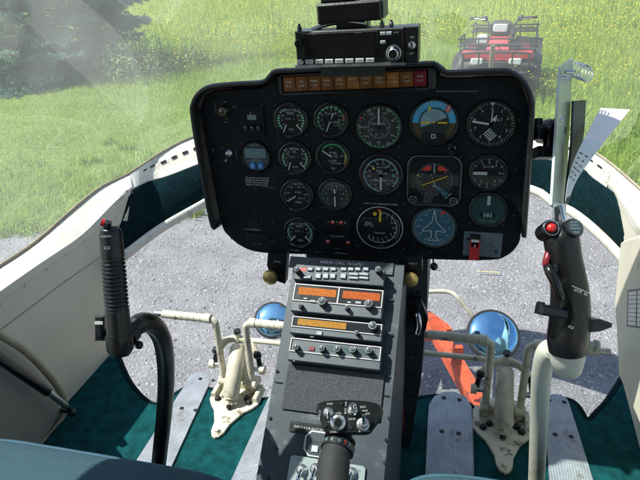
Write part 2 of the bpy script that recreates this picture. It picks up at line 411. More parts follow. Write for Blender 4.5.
# small screws at gauge corners and round the edge
for x, y in [(262, 91), (213, 150), (222, 214), (232, 238), (262, 106), (525, 160), (514, 216), (212, 215), (520, 120), (380, 252), (430, 253), (445, 249), (404, 249), (452, 205), (404, 205),
             (262, 222), (273, 222), (262, 200), (248, 200), (310, 250), (358, 246), (516, 170)]:
    u, v = pan(x, y); b.screw(PF.at(u, v), 0, 0, .0032, .0012)
body = b.build('panel_face', panel)
# lettering straight on the panel
b = MB()
def ptxt(s, px, py, hpx, m='mark_dim', rot=0, H=.0006, sx=1.0):
    u, v = pan(px, py); b.text(s, PF, u, v, hpx * pk(px, py), m, H, rot, sx)
ptxt('AVOID CONT RUNNING 54-60% DUAL TACH OPS', 457, 91.3, 1.5, sx=.85)
ptxt('NOTE  %  = 100 %  CORRESPONDS  TO  354  RPM', 381, 204, 1.4, 'placard_white', sx=.75)
for i, t in enumerate(['THIS  AIRCRAFT  SHOULD  NOT  BE', 'OPERATED IN EXCESS OF THE LIMITS', 'STATED IN THE APPROVED FLIGHT', 'MANUAL  OF THIS  HELICOPTER']):
    ptxt(t, 257, 178 + i * 2.3, 1.35, 'placard_white', sx=.8)
ptxt('APPROVED BY DGAC', 269, 187.3, 1.0, 'mark_dim')
ptxt('O.A.T. GAUGE SENSOR', 252, 229.5, 1.2, 'placard_white'); ptxt('LOW POWER', 257, 243.5, 1.2, 'mark_dim'); ptxt('FWD', 272, 241, 1.1)
ptxt('5 PSI  FUEL  FLOW  MARKS', 289, 249.8, 1.3, 'placard_white'); ptxt('AFTER START', 320, 252, 1.3, 'mark_green'); ptxt('-  MAXIMUM OF 2', 341, 253.3, 1.3, 'placard_white')
for t, x, y in [('OFF', 225, 102), ('PITOT', 235, 107), ('ON', 226, 119), ('HEAT', 226, 122), ('HI', 222, 148), ('LO', 222, 160)]: ptxt(t, x, y, 1.3)
ptxt('INSTR LIGHTS', 215.5, 108, 1.2, rot=math.pi / 2); ptxt('POS LIGHTS', 236.5, 155, 1.2, rot=math.pi / 2)
ptxt('1 : 3', 452, 148, 3.2, 'placard_white')
b.build('lettering', panel)

# glareshield: rim wrapped round left, top and right, running forward to the nose
rim_px = [(213, 231), (208, 222), (198, 170), (189, 116), (190, 102), (196, 92), (208, 85), (235, 82), (260, 80.5), (267, 75), (274, 69.5), (300, 68), (360, 64.5), (425, 61.5), (436, 62.5), (444, 68), (452, 70.5),
          (500, 68.5), (514, 71), (527, 81), (534, 96), (535.5, 112), (531, 180), (527, 238)]
rp = [Vector((a, 0, c)) for a, c in cr2([pan(*p, .025) for p in rim_px], 4)]
def inset(ps, d):
    out = []
    for i, p in enumerate(ps):
        t = (ps[min(len(ps) - 1, i + 1)] - ps[max(0, i - 1)]).normalized(); out.append(p + Vector((t.z, 0, -t.x)) * d)
    return out
def aty(ps, y, cz=0, k=1.0): return [Vector((-.18 + (p.x + .18) * k, y, p.z + cz)) for p in ps]
b = MB()
a0 = aty(rp, PANY - .019); a1 = aty(inset(rp, .0022), PANY - .0245); a2 = aty(inset(rp, .0062), PANY - .0245); a3 = aty(inset(rp, .0085), PANY - .019); a4 = aty(inset(rp, .0085), PANY + .012)
back = aty(rp, PANY + .05, -.012, .995); back2 = aty(rp, PANY + .30, -.13, .78)
for A, B in ((a0, back), (back, back2)): b.strip(B, A, 'shroud_black', True)
for A, B in ((a1, a0), (a2, a1), (a3, a2), (a4, a3)): b.strip(A, B, 'shroud_black', True)
for k in (0, -1):
    q = [a4[k], a3[k], a2[k], a1[k], a0[k], back[k]]; b.add(q, [tuple(range(6))], 'shroud_black')
b.build('glareshield', panel)
# housing behind the face
b = MB(); hp = [(x * .93 - .013, 1.385 + (z - 1.37) * .93) for x, z in fpts]
b.prism([Vector((x, PANY + .013, z - .012)) for x, z in hp], [Vector((-.18 + (x + .18) * .78, PANY + .28, min(z - .01, 1.60) - .03)) for x, z in hp], 'shroud_black')
b.build('housing', panel)

# annunciator strip
tl, tr = Vector((*pan(283, 76.5),)), Vector((*pan(427.5, 69.5),)); bl = Vector((*pan(283.5, 91.5),)); br = Vector((*pan(428, 84.5),))
ax = (tr - tl); L = ax.length; ax.normalize()
AF = Fr((tl.x, PANY, tl.y), (ax.x, 0, ax.y), (-ax.y, 0, ax.x), (0, -1, 0)); Hh = (tl - bl).length
b = MB(); out = rrect(-.008, L + .014, -Hh - .006, .005, .008); inn = rrect(-.0015, L + .002, -Hh - .0015, .0015, .001)
n = len(out)
A = [AF.p(u, v, .0005) for u, v in out]; B = [AF.p(u, v, .008) for u, v in out]; C = [AF.p(u * .985 + .0012, v * .93 - .0005, .010) for u, v in out]; Dd = [AF.p(u, v, .008) for u, v in inn]; E_ = [AF.p(u, v, .001) for u, v in inn]
for P_, Q in ((A, B), (B, C), (C, Dd), (Dd, E_)): b.prism(P_, Q, 'shroud_black', caps=(0, 0))
b.flat(AF, inn, .0012, 'black_hole'); b.build('warning_light_frame', panel)
caps = [('FUEL', 'FILTER'), ('T/R', 'CHIP'), ('TRAN', 'CHIP'), ('ENG AIR', 'FILTER'), ('FUEL', 'PUMP'), ('BATT', 'HOT'), ('TRANS', 'PRESS'), ('TRANS', 'TEMP'), ('ROTOR', 'LOW RPM'), ('ENG', 'CHIP'), ('ENG', 'OUT')]
w = L / 11
for i, (s1, s2) in enumerate(caps):
    m = 'red_lens' if i == 10 else ('amber_lens_light' if i in (5, 8) else 'amber_lens'); b = MB()
    b.box(AF, i * w + .0006, (i + 1) * w - .0006, -Hh, 0, .0014, .006, m, ch=.0012)
    f2 = AF.at(i * w + w / 2, -Hh / 2)
    b.text(s1, f2, 0, .0038, .0036, 'mark_white' if i > 5 else 'placard_white', .0063, sx=min(1, 3.6 / max(len(s1), 1))); b.text(s2, f2, 0, -.0034, .0036, 'mark_white', .0063, sx=min(1, 4.4 / len(s2)))
    b.build('warning_light', panel, label='red engine out warning light at the end of the row' if i == 10 else None)

# ---------------------------------------------------------------- gauges
def needle(b_, fr, a, r0, r1, w0, w1, m, h=.0034):
    a = math.radians(a); s, c = math.sin(a), math.cos(a); d = lambda r, q: (r * s + q * c, r * c - q * s)
    pts = [d(r0, -w0), d(r0, w0), d(r1, w1), d(r1, -w1)]
    b_.prism([fr.p(u, v, h - .0004) for u, v in pts], [fr.p(u, v, h) for u, v in pts], m)
def gauge(name, px, py, rpx, dial='dial_black', ticks=(), nums=(), arcs=(), needles=(), texts=(), ring=None, hub=True, bez=1.2, extra=None, label=None, num_m='mark_white', num_h=.16, screws=True, square=False):
    u, v = pan(px, py); R = rpx * pk(px, py); fr = PF.at(u, v)
    b = MB()
    if square:
        o1 = rrect(-R * 1.06, R * 1.06, -R * 1.06, R * 1.06, R * .42, 6); o2 = [(x * .965, y * .965) for x, y in o1]; o3 = [(x * .90, y * .90) for x, y in o1]
        LA = [fr.p(x, y, .0004) for x, y in o1]; LB = [fr.p(x, y, .005) for x, y in o1]; LC = [fr.p(x, y, .0058) for x, y in o2]; LD = [fr.p(x, y, .002) for x, y in o3]
        b.prism(LA, LB, 'black_plastic', caps=(0, 0)); b.prism(LB, LC, 'bezel_grey', caps=(0, 0)); b.prism(LC, LD, 'black_plastic', caps=(0, 0))
    else:
        b.lathe(fr, [(R * bez, .0003), (R * bez, .0022), (R * (bez - .05), .0042), (R * 1.06, .0048), (R * 1.0, .0042), (R * .985, .0012)], 'black_gloss' if not ring else 'black_plastic', 40, cap1=False)
        if ring: b.lathe(fr, [(R * 1.045, .0049), (R * 1.03, .0056), (R * 1.0, .0050)], ring, 40, cap1=False)
    if screws:
        for k in range(4):
            a = math.radians(45 + 90 * k); q = R * (bez + .16 if not square else 1.36); b.screw(fr.at(q * math.cos(a), q * math.sin(a)), 0, 0, .0026, .0012)
    g = b.build(name, panel, label=label)
    b = MB()
    if square: b.flat(fr, [(x * .905, y * .905) for x, y in o1], .0018, dial)
    else: b.disc(fr, R * .99, .0014, dial, 40)
    for r0, r1, a0, a1, m in arcs: b.arc(fr, R * r0, R * r1, a0, a1, .0019, m)
    for a0, a1, n_, r0, r1, w_, m in ticks:
        for i in range(n_):
            a = math.radians(a0 + (a1 - a0) * i / max(1, n_ - 1)); s_, c_ = math.sin(a), math.cos(a)
            q = lambda r, k: (R * (r * s_ + k * c_), R * (r * c_ - k * s_))
            b.flat(fr, [q(r0, -w_), q(r0, w_), q(r1, w_), q(r1, -w_)], .0021, m)
    for t, a, r in nums:
        a = math.radians(a); b.text(t, fr, R * r * math.sin(a), R * r * math.cos(a), R * num_h * .88, num_m, .0023)
    for t, x, y, h_, m in texts: b.text(t, fr, R * x, R * y, R * h_, m, .0023)
    if extra: extra(b, fr, R)
    b.build('dial', g)
    for nd in needles:
        a, r0, r1, w0, w1, m = nd[:6]; ox, oy = nd[6:8] if len(nd) > 6 else (0, 0)
        b = MB(); f2 = fr.at(R * ox, R * oy); needle(b, f2, a, R * r0, R * r1, R * w0, R * w1, m)
        if hub: b.cyl(f2, R * .1, .0022, .0036, 'black_plastic', 14)
        b.build('needle', g)
    return g, fr, R
W, Dm, G, Rd, Y_ = 'mark_white', 'mark_dim', 'mark_green', 'mark_red', 'mark_yellow'
# small engine gauges: two opposed scales in one dial
def dual(px, py, r, name, t, n1, n2, red=True, label=None, low=None):
    arcs = [(.80, .9, -128, -45, G), (.80, .9, 45, 128, G), (.80, .9, -70, -52, Rd), (.80, .9, 52, 62, Rd)]
    if low: arcs.append((.5, .62, 118, 138, Rd))
    gauge(name, px, py, r, ticks=[(-130, -40, 8, .74, .94, .022, W), (40, 130, 8, .74, .94, .022, W)], arcs=arcs,
          nums=[('0', -118, .58), ('5', -90, .6), ('10', -60, .6), ('15', 60, .6), ('10', 90, .6), ('0', 118, .58)], num_h=.17,
          texts=[(t[0], 0, .66, .17, W), (t[1], 0, .46, .15, W), ('TEMP  C', -.05, .08, .13, Dm), (t[2], 0, -.62, .15, W)],
          needles=[(n1, .08, .78, .045, .03, W, -.28, -.22), (n2, .08, .72, .045, .03, W, .32, -.22)], hub=False, label=label)
dual(291, 120, 15.2, 'oil_gauge', ('ENG OIL', 'PRESS', 'TI R'), 205, 140)
dual(295, 158, 14.6, 'oil_gauge', ('XMSN', 'OIL', 'R N'), 200, 142)
gauge('torque_gauge', 331, 120, 15.2, ticks=[(-140, 130, 28, .80, .94, .018, G), (-140, 130, 14, .74, .94, .024, W)], arcs=[(.86, .92, -140, 60, G), (.84, .96, 70, 84, Rd)],
      nums=[('2', -120, .6), ('4', -90, .62), ('5', -60, .62), ('6', -30, .62), ('7', 5, .62), ('8', 35, .62), ('9', 62, .62), ('10', 88, .58), ('11', 118, .6)],
      texts=[('TORQUE', 0, .42, .14, W), ('PERCENT', .25, -.12, .13, W), ('C x100', .4, -.35, .12, Dm)], needles=[(203, -.55, .82, .035, .03, W)])
gauge('fuel_pressure_gauge', 333, 157, 15, ticks=[(-58, 120, 18, .78, .95, .02, G)], arcs=[(.84, .94, -50, 70, G), (.84, .94, 72, 112, Y_), (.84, .98, 114, 122, Rd)], nums=[('10', -8, .66), ('30', 80, .62)],
      texts=[('FUEL', .05, .30, .17, W), ('PRESS', .1, .06, .15, W), ('LOAD', .0, -.24, .15, W), ('X 10 AMP', .2, -.42, .12, W), ('PSI', 0, -.78, .15, W)], needles=[(-57, .0, .82, .05, .04, W)])
gauge('airspeed_indicator', 379, 127, 21.5, dial='dial_grey', bez=1.12, ticks=[(-60, 288, 30, .86, .97, .012, W), (0, 330, 12, .80, .97, .018, W), (20, 340, 28, .46, .54, .012, W)], arcs=[(.94, .985, 20, 280, G), (.92, .985, 292, 300, Rd)],
      nums=[('20', 22, .7), ('40', 64, .72), ('60', 120, .72), ('80', 180, .72), ('100', 232, .72), ('120', 270, .68), ('140', 330, .70), ('2', 40, .36), ('4', 95, .38), ('6', 150, .36), ('8', 200, .36), ('10', 250, .36)], num_h=.125,
      texts=[('KNOTS', -.12, .16, .10, W), ('MPH', .2, .16, .09, W)], needles=[(0, .12, .90, .045, .04, W)])
def att(b_, fr, R):
    sky = [(R * .95 * math.cos(math.radians(a)), R * .95 * math.sin(math.radians(a))) for a in range(-2, 183, 8)]; b_.flat(fr, sky, .0018, 'sky_blue')
    ed = [(R * .95 * math.cos(math.radians(a)), R * .95 * math.sin(math.radians(a))) for a in range(182, 359, 8)]; b_.flat(fr, ed, .0018, 'earth_brown')
    q = 22
    up = [(R * .62 * math.cos(math.radians(a)), R * .62 * math.sin(math.radians(a))) for a in range(q, q + 181, 9)]; b_.flat(fr, up, .0022, 'mark_cyan')
    dn = [(R * .62 * math.cos(math.radians(a)), R * .62 * math.sin(math.radians(a))) for a in range(q + 180, q + 361, 9)]; b_.flat(fr, dn, .0022, 'dial_grey')
    b_.arc(fr, R * .60, R * .66, -180, 180, .0024, 'dial_teal')
    for a in (-60, -30, -20, -10, 10, 20, 30, 60): b_.flat(fr.at(0, 0, 0, -math.radians(a)), [(-.012 * R, .78 * R), (.012 * R, .78 * R), (.012 * R, .93 * R), (-.012 * R, .93 * R)], .0024, W)
    b_.flat(fr, [(-.30 * R, .54 * R), (-.20 * R, .76 * R), (-.12 * R, .54 * R)], .0026, Y_)
    for x0, x1 in ((-.58, -.16), (.16, .58)): b_.rect(fr, x0 * R, x1 * R, -.05 * R, .03 * R, .0028, Y_)
    b_.rect(fr, -.05 * R, .05 * R, -.04 * R, .03 * R, .0028, Y_)
    f2 = fr.at(.60 * R, .62 * R, 0, -.35); b_.rect(f2, -.09 * R, .09 * R, -.17 * R, .17 * R, .0030, Rd); b_.rect(f2, -.03 * R, .03 * R, -.12 * R, .12 * R, .0032, W)
    b_.poly(fr, [(-.55 * R, -.5 * R), (.55 * R, -.5 * R), (.5 * R, -.95 * R), (-.5 * R, -.95 * R)], .002, .0032, 'black_plastic')
    b_.rect(fr, -.1 * R, .1 * R, -.72 * R, -.52 * R, .0036, W); b_.rect(fr, -.05 * R, .05 * R, -.68 * R, -.56 * R, .0038, 'black_hole')
g, fr, R = gauge('attitude_indicator', 434, 122, 22.5, dial='dial_grey', bez=1.1, extra=att)
b = MB(); b.lathe(fr.at(R * .78, -R * .98), [(.0052, 0), (.0052, .007), (.004, .009)], 'black_plastic', 14); b.build('knob', g)
def alt(b_, fr, R):
    f2 = fr.at(-.02 * R, -.47 * R, 0, math.radians(-45))
    for k in range(5): b_.rect(f2, (-.22 + .1 * k) * R, (-.17 + .1 * k) * R, -.2 * R, .2 * R, .0024, W)
    b_.rect(fr, .62 * R, .86 * R, -.13 * R, .12 * R, .0023, 'black_hole'); b_.flat(fr, [(-.09 * R, .97 * R), (.09 * R, .97 * R), (0, .80 * R)], .0025, W)
gauge('altimeter', 491, 124, 22.5, bez=1.1, ticks=[(0, 352.8, 50, .88, .96, .01, W), (0, 324, 10, .84, .96, .02, W)],
      nums=[('0', 0, .70), ('1', 36, .70), ('2', 68, .74), ('3', 112, .74), ('4', 144, .70), ('5', 180, .70), ('6', 216, .70), ('7', 252, .70), ('8', 286, .74), ('9', 324, .70)], num_h=.17,
      texts=[('ALT', .32, .20, .13, W), ('29.92', .74, 0, .1, W)], extra=alt, needles=[(-81, -.1, .82, .05, .045, W), (2, .0, .66, .03, .02, W), (28, .18, .50, .10, .0, W)])
gauge('percent_rpm_gauge', 381, 175, 19, bez=1.2, ticks=[(-165, 130, 40, .80, .92, .014, 'mark_cyan'), (-160, 120, 11, .72, .92, .022, 'mark_cyan')], arcs=[(.86, .92, -178, 135, 'mark_cyan'), (.6, .70, 84, 96, G), (.82, .92, 84, 92, Rd)],
      nums=[('10', -150, .62), ('20', -122, .62), ('30', -95, .62), ('40', -68, .62), ('50', -42, .62), ('60', -15, .64), ('70', 12, .64), ('80', 38, .64), ('90', 62, .64), ('100', 118, .6), ('110', 142, .58)], num_h=.14,
      texts=[('ROTOR', .06, .44, .11, W), ('GAS', -.1, .24, .13, W), ('PROD', .12, .1, .12, W), ('PERCENT', -.02, -.28, .13, W)], needles=[(180, -.12, .80, .05, .05, W), (-45, .46, .60, .05, .05, Y_)])
def hsi(b_, fr, R):
    for sx in (-1, 1): b_.flat(fr, [(sx * .14 * R, .62 * R), (sx * .14 * R, .43 * R), (sx * .50 * R, .43 * R), (sx * .44 * R, .53 * R), (sx * .3 * R, .62 * R)][::-sx], .0024, Rd)
    b_.rect(fr, -.012 * R, .012 * R, .30 * R, .72 * R, .0026, W); b_.rect(fr, -.05 * R, .05 * R, -.24 * R, -.2 * R, .0026, W); b_.rect(fr, -.008 * R, .008 * R, -.25 * R, -.02 * R, .0026, W)
    b_.arc(fr, .84 * R, .88 * R, 125, 150, .0022, 'mark_cyan')
    for k in range(5): b_.disc(fr.at(-.11 * R + k * .052 * R, .24 * R - k * .12 * R), .022 * R, .0024, W, 8)
    b_.flat(fr, [(-.05 * R, -.18 * R), (.04 * R, -.14 * R), (.62 * R, -.52 * R), (.45 * R, -.66 * R)], .002, 'dial_reflection')  # painted wedge of blue reflection across the dial
    b_.text('8', fr, -.62 * R, .2 * R, .13 * R, 'mark_yellow', .0024)
g, fr, R = gauge('course_indicator', 434, 180.5, 25, square=True, extra=hsi, ticks=[(-150, 150, 36, .66, .74, .010, 'mark_cyan'), (0, 350, 12, .52, .58, .012, Dm)],
      nums=[('N', 0, .44), ('30', 50, .56), ('3', 80, .56), ('6', 115, .58), ('E', 145, .62), ('12', 170, .60), ('15', 205, .6), ('S', 235, .56), ('21', 265, .54), ('24', 300, .54)], num_h=.10, num_m='mark_dim', needles=[(67, -.52, .56, .02, .02, 'mark_yellow')], hub=False)
for sx in (-1, 1):
    b = MB(); f2 = fr.at(sx * R * .80, -R * .76); b.lathe(f2, [(.0062, .002), (.0062, .009), (.005, .0115)], 'black_plastic', 20); b.lathe(f2, [(.0062, .0095), (.0066, .0105), (.0058, .0105)], 'alu_plate', 20, cap1=False)
    b.text('OBS' if sx < 0 else 'HDG', f2, 0, 0, .002, W, .0117); b.build('knob', g)
gauge('clock', 488, 173, 16.5, bez=1.18, ticks=[(0, 354, 60, .90, .96, .008, W), (0, 330, 12, .80, .96, .022, W)], nums=[('1', -30, .68), ('2', 2, .70), ('3', 40, .68), ('4', 88, .66), ('3', 138, .66), ('2', 182, .66), ('1', 215, .66)], num_h=.2,
      texts=[('CLOCK', .0, .42, .14, W)], needles=[(-90, .05, .86, .10, .10, W)], hub=False)
gauge('fuel_quantity_gauge', 297, 195, 14.6, dial='dial_black', ticks=[(-120, 120, 25, .84, .95, .012, W), (-120, 120, 7, .76, .95, .022, W)], nums=[('0', -115, .6), ('20', -75, .62), ('40', -30, .64), ('60', 20, .64), ('75', 85, .62)], num_h=.15,
      texts=[('FUEL', .12, .22, .15, W), ('LBS x10', .35, -.2, .12, W), ('GALS', .1, -.5, .15, W)], needles=[(236, -.1, .78, .05, .03, W)])
gauge('temperature_gauge', 335, 194.5, 14.8, dial='dial_grey', ticks=[(-150, 150, 46, .84, .95, .012, G), (-150, 150, 16, .76, .95, .022, Dm)], nums=[('2', -120, .6), ('3', -80, .6), ('4', -45, .6), ('5', -15, .62), ('6', 15, .62), ('7', 45, .6), ('8', 80, .6), ('9', 120, .58)], num_h=.17,
      texts=[('T.O.T.', 0, .36, .14, W)], needles=[(180, -.42, .84, .055, .05, W)])
dual(300, 232, 14.2, 'ammeter_gauge', ('DC VOLT', 'AMPS', 'GEN'), 222, 138, low=True)
gauge('dual_tachometer', 380, 227, 22.3, bez=1.04, ring='alu_plate', ticks=[(10, 225, 44, .72, .78, .010, W), (10, 225, 12, .66, .78, .016, W)], arcs=[(.755, .775, 10, 228, Dm), (.86, .88, 60, 130, Dm)],
      nums=[('1', 32, .58), ('2', 62, .60), ('3', 92, .60), ('4', 122, .58), ('5', 150, .56), ('6', 170, .58), ('7', 190, .58), ('8', 210, .6), ('9', 228, .66)], num_h=.13,
      texts=[('ANA', -.52, .20, .10, W), ('ATTQ', -.5, .08, .11, W), ('PERCENT', 0, -.28, .08, W), ('ALTIM', .05, -.9, .06, Dm)], needles=[(2, .3, .84, .05, .045, Y_)], hub=False,
      extra=lambda b_, fr, R: (b_.disc(fr.at(-.22 * R, .66 * R), .09 * R, .0024, Y_, 14), b_.disc(fr.at(-.02 * R, .84 * R), .07 * R, .0026, Rd, 12)))
plane = [(0, .88), (.05, .60), (.09, .30), (.40, -.02), (.52, -.12), (.52, -.22), (.12, -.16), (.10, -.5), (.24, -.62), (.24, -.70), (0, -.64)]
plane = plane + [(-x, y) for x, y in plane[-2:0:-1]]
def dg(b_, fr, R):
    n_ = len(plane)
    for i in range(n_):
        a, c = plane[i], plane[(i + 1) % n_]; d = Vector((c[0] - a[0], c[1] - a[1])).normalized(); q = (-d.y * .02, d.x * .02)
        b_.flat(fr, [((a[0] - q[0]) * R, (a[1] - q[1]) * R), ((c[0] - q[0]) * R, (c[1] - q[1]) * R), ((c[0] + q[0]) * R, (c[1] + q[1]) * R), ((a[0] + q[0]) * R, (a[1] + q[1]) * R)][::-1], .0026 + .00001 * i, W)
    b_.flat(fr, [(.24 * R, .74 * R), (.42 * R, .86 * R), (.52 * R, .80 * R), (.34 * R, .66 * R)], .0026, Rd)
g, fr, R = gauge('heading_indicator', 434, 227, 21.5, dial='dial_reflection', bez=1.1, extra=dg, ticks=[(0, 355, 72, .88, .96, .010, W), (0, 350, 36, .84, .96, .014, W)],  # dial colour carries a painted blue reflection
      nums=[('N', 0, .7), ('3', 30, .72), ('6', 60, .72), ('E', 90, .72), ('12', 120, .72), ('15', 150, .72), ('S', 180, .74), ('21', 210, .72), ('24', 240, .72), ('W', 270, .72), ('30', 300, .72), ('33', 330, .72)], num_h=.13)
b = MB(); b.lathe(fr.at(-R * .92, -R * 1.02), [(.0068, 0), (.0068, .008), (.0055, .010)], 'black_plastic', 16); b.build('knob', g)
def turn(b_, fr, R):
    b_.rect(fr, -.09 * R, .09 * R, .34 * R, .92 * R, .0024, W); b_.poly(fr, rrect(-.45 * R, .45 * R, -.46 * R, -.16 * R, .1 * R), .0016, .0022, 'black_plastic')
    b_.disc(fr.at(0, -.3 * R), .13 * R, .0026, 'mark_cyan', 16)
    for sx in (-1, 1): b_.rect(fr, (sx * .2 - .025) * R, (sx * .2 + .025) * R, -.46 * R, -.14 * R, .0028, W)
gauge('turn_indicator', 488, 210, 17, dial='dial_teal', bez=1.16, extra=turn, texts=[('2 MIN  TURN', 0, -.7, .12, Dm)])
# digital clock with two blue keys
def oat(b_, fr, R):
    b_.poly(fr, rrect(-.80 * R, .80 * R, -.12 * R, .62 * R, .14 * R), .0015, .0026, 'dial_teal'); b_.poly(fr, rrect(-.74 * R, .74 * R, -.08 * R, .57 * R, .08 * R), .0027, .0029, 'lcd')
    b_.text('AIRCRAFT', fr, 0, .8 * R, .1 * R, Dm, .0024); b_.rect(fr, -.75 * R, .75 * R, -.32 * R, -.29 * R, .0022, Dm); b_.text('CONTROL', fr, 0, -.22 * R, .09 * R, W, .0024)
g, fr, R = gauge('digital_clock', 256, 156.5, 15, dial='console_dark', bez=1.05, extra=oat)
for sx in (-1, 1):
    b = MB(); f2 = fr.at(sx * .28 * R, -.62 * R); b.poly(f2, rrect(-.2 * R, .2 * R, -.22 * R, .22 * R, .06 * R), .0015, .0034, 'blue_button', ch=.0005)
    b.flat(f2, [(-.06 * R, -.1 * R), (.11 * R, 0), (-.06 * R, .1 * R)] if sx > 0 else [(-.1 * R, -.02 * R), (.1 * R, -.02 * R), (0, .13 * R)], .0036, W)
    if sx < 0: b.rect(f2, -.03 * R, .03 * R, -.13 * R, -.02 * R, .0036, W)
    b.build('button', g)
# hour meter module
b = MB(); u0, v1 = pan(240, 106); u1, v0 = pan(266, 136); f2 = PF.at((u0 + u1) / 2, (v0 + v1) / 2); hw, hh = (u1 - u0) / 2, (v1 - v0) / 2
b.poly(f2, rrect(-hw, hw, -hh, hh, .003), .0002, .003, 'panel_black', ch=.001); b.rect(f2, -hw * .5, hw * .42, hh * .05, hh * .68, .0033, 'black_hole')
for k in range(6): b.rect(f2, hw * (-.40 + .13 * k), hw * (-.30 + .13 * k), hh * .12, hh * (.45 if k != 2 else .60), .0036, 'mark_dim')
g = b.build('hour_meter', panel)
for k in (-1, 0, 1):
    b = MB(); f3 = f2.at(hw * .55 * k, -hh * .42); b.lathe(f3, [(.0048, .003), (.0048, .009), (.0038, .0105)], 'black_plastic', 14); b.arc(f3, .0036, .0046, -60, 40, .0107, 'mark_dim'); b.build('knob', g)
# dimmer knob, toggle
def toggle(fr, parent, s=1.0, ang=-25, name='toggle_switch'):
    b = MB(); b.lathe(fr, [(.0062 * s, 0), (.0062 * s, .002 * s), (.0045 * s, .0025 * s), (.0042 * s, .006 * s), (.003 * s, .0065 * s)], 'steel', 12)
    a = math.radians(ang); p0 = fr.p(0, 0, .005 * s); p1 = fr.p(0, math.sin(a) * .014 * s, .005 * s + math.cos(a) * .014 * s)
    b.tube([p0, p0.lerp(p1, .8), p1], [.0018 * s, .0024 * s, .0022 * s], 'chrome', 8); return b.build(name, parent)
u, v = pan(225, 110); b = MB(); f2 = PF.at(u, v); b.lathe(f2, [(.0085, 0), (.0085, .003), (.0068, .0035), (.0062, .0125), (.005, .0135)], 'black_plastic', 18); b.lathe(f2, [(.0066, .0130), (.0074, .0138), (.0062, .0142)], 'brass', 18, cap1=False); b.rect(f2.at(0, 0, 0, .8), -.001, .001, .001, .006, .0143, W); b.build('dimmer_knob', panel)
u, v = pan(229, 153); toggle(PF.at(u, v), panel, 1.2, -35)
u, v = pan(452, 152); b = MB(); b.lathe(PF.at(u, v), [(.007, 0), (.007, .006), (.0055, .008)], 'black_plastic', 16); b.build('knob', panel)
# OAT readout window
u0, v1 = pan(245, 232); u1, v0 = pan(270, 241.5); b = MB(); f2 = PF.at((u0 + u1) / 2, (v0 + v1) / 2); b.poly(f2, rrect((u0 - u1) / 2, (u1 - u0) / 2, (v0 - v1) / 2, (v1 - v0) / 2, .001), .0002, .002, 'black_gloss'); b.build('readout_window', panel)
# annunciator block beside the ammeter
u0, v1 = pan(323, 217); u1, v0 = pan(352, 250); f2 = PF.at((u0 + u1) / 2, (v0 + v1) / 2); hw, hh = (u1 - u0) / 2, (v1 - v0) / 2
b = MB(); b.poly(f2, rrect(-hw, hw, -hh, hh, .006), .0002, .003, 'panel_black', ch=.001)
b.rect(f2, -hw * .9, hw * .9, -hh * .02, hh * .52, .0033, 'black_gloss'); b.rect(f2, -hw * .45, hw * .5, -hh * .78, -hh * .28, .0033, 'black_gloss')
b.text('FUEL QUANTITY', f2, 0, -hh * .12, .0028, W, .0034, sx=.9); b.text('BOOST', f2, 0, -hh * .92, .0024, W, .0034)
for x, y in ((-.3, .74), (.3, .74), (-.72, -.5), (.74, -.5)):
    b.rect(f2, hw * x - .0035, hw * x + .0035, hh * y - .003, hh * y + .003, .0035, 'mark_red'); b.rect(f2, hw * x - .002, hw * x + .003, hh * y + .001, hh * y + .0035, .0037, W)
for t, x in (('L', -.6), ('%', .02), ('R', .6)): b.text(t, f2, hw * x, hh * .76, .004, W, .0035)
b.build('boost_pump_display', panel)
# fuel valve switch with red guard
q = [pan(462.5, 231), pan(502, 229), pan(502, 257.5), pan(464, 257)]; u0, u1 = (q[0][0] + q[3][0]) / 2, (q[1][0] + q[2][0]) / 2; v1, v0 = q[0][1], q[2][1]
f2 = PF.at((u0 + u1) / 2, (v0 + v1) / 2); hw, hh = (u1 - u0) / 2, (v1 - v0) / 2
b = MB(); b.poly(f2, rrect(-hw, hw, -hh, hh, .004), .0002, .002, 'valve_plate', ch=.0006)
for t, y in (('ON', .5), ('FUEL', .08), ('VALVE', -.1), ('OFF', -.55)): b.text(t, f2, hw * .38, hh * y, .0034, 'console_dark', .0022)
b.screw(f2.at(-hw * .78, hh * .42), 0, 0, .003, .0034); b.screw(f2.at(hw * .74, -hh * .5), 0, 0, .003, .0034); g = b.build('fuel_valve_switch', panel)
b = MB(); x0, x1 = pan(470, 240)[0] - f2.o.x, pan(480, 240)[0] - f2.o.x; yt, yb = hh * .55, -hh * 1.12
b.box(f2, x0, x1, yt, yt + .007, .0022, .010, 'black_plastic')
b.box(f2, x0, x0 + .0022, yb, yt, .0022, .013, 'red_paint'); b.box(f2, x1 - .0022, x1, yb, yt, .0022, .013, 'red_paint'); b.box(f2, x0 + .0022, x1 - .0022, yb, hh * -.05, .0095, .0125, 'red_paint'); b.box(f2, x0 + .0022, x1 - .0022, hh * .38, yt, .0095, .0125, 'placard_white')
b.build('switch_guard', g)
b = MB(); fx = f2.at((x0 + x1) / 2, hh * .1); b.lathe(fx, [(.0034, .002), (.0034, .009), (.0026, .013), (.0016, .015)], 'chrome', 12); b.build('switch_lever', g)
# pull knob hanging below the panel edge
p = PY(433, 259, PANY + .01); b = MB(); e = PY(434, 266.5, PANY); b.tube([p, e], .0016, 'black_plastic', 8); b.ball(e, .0078, 'black_gloss', 12); b.build('pull_knob', panel)

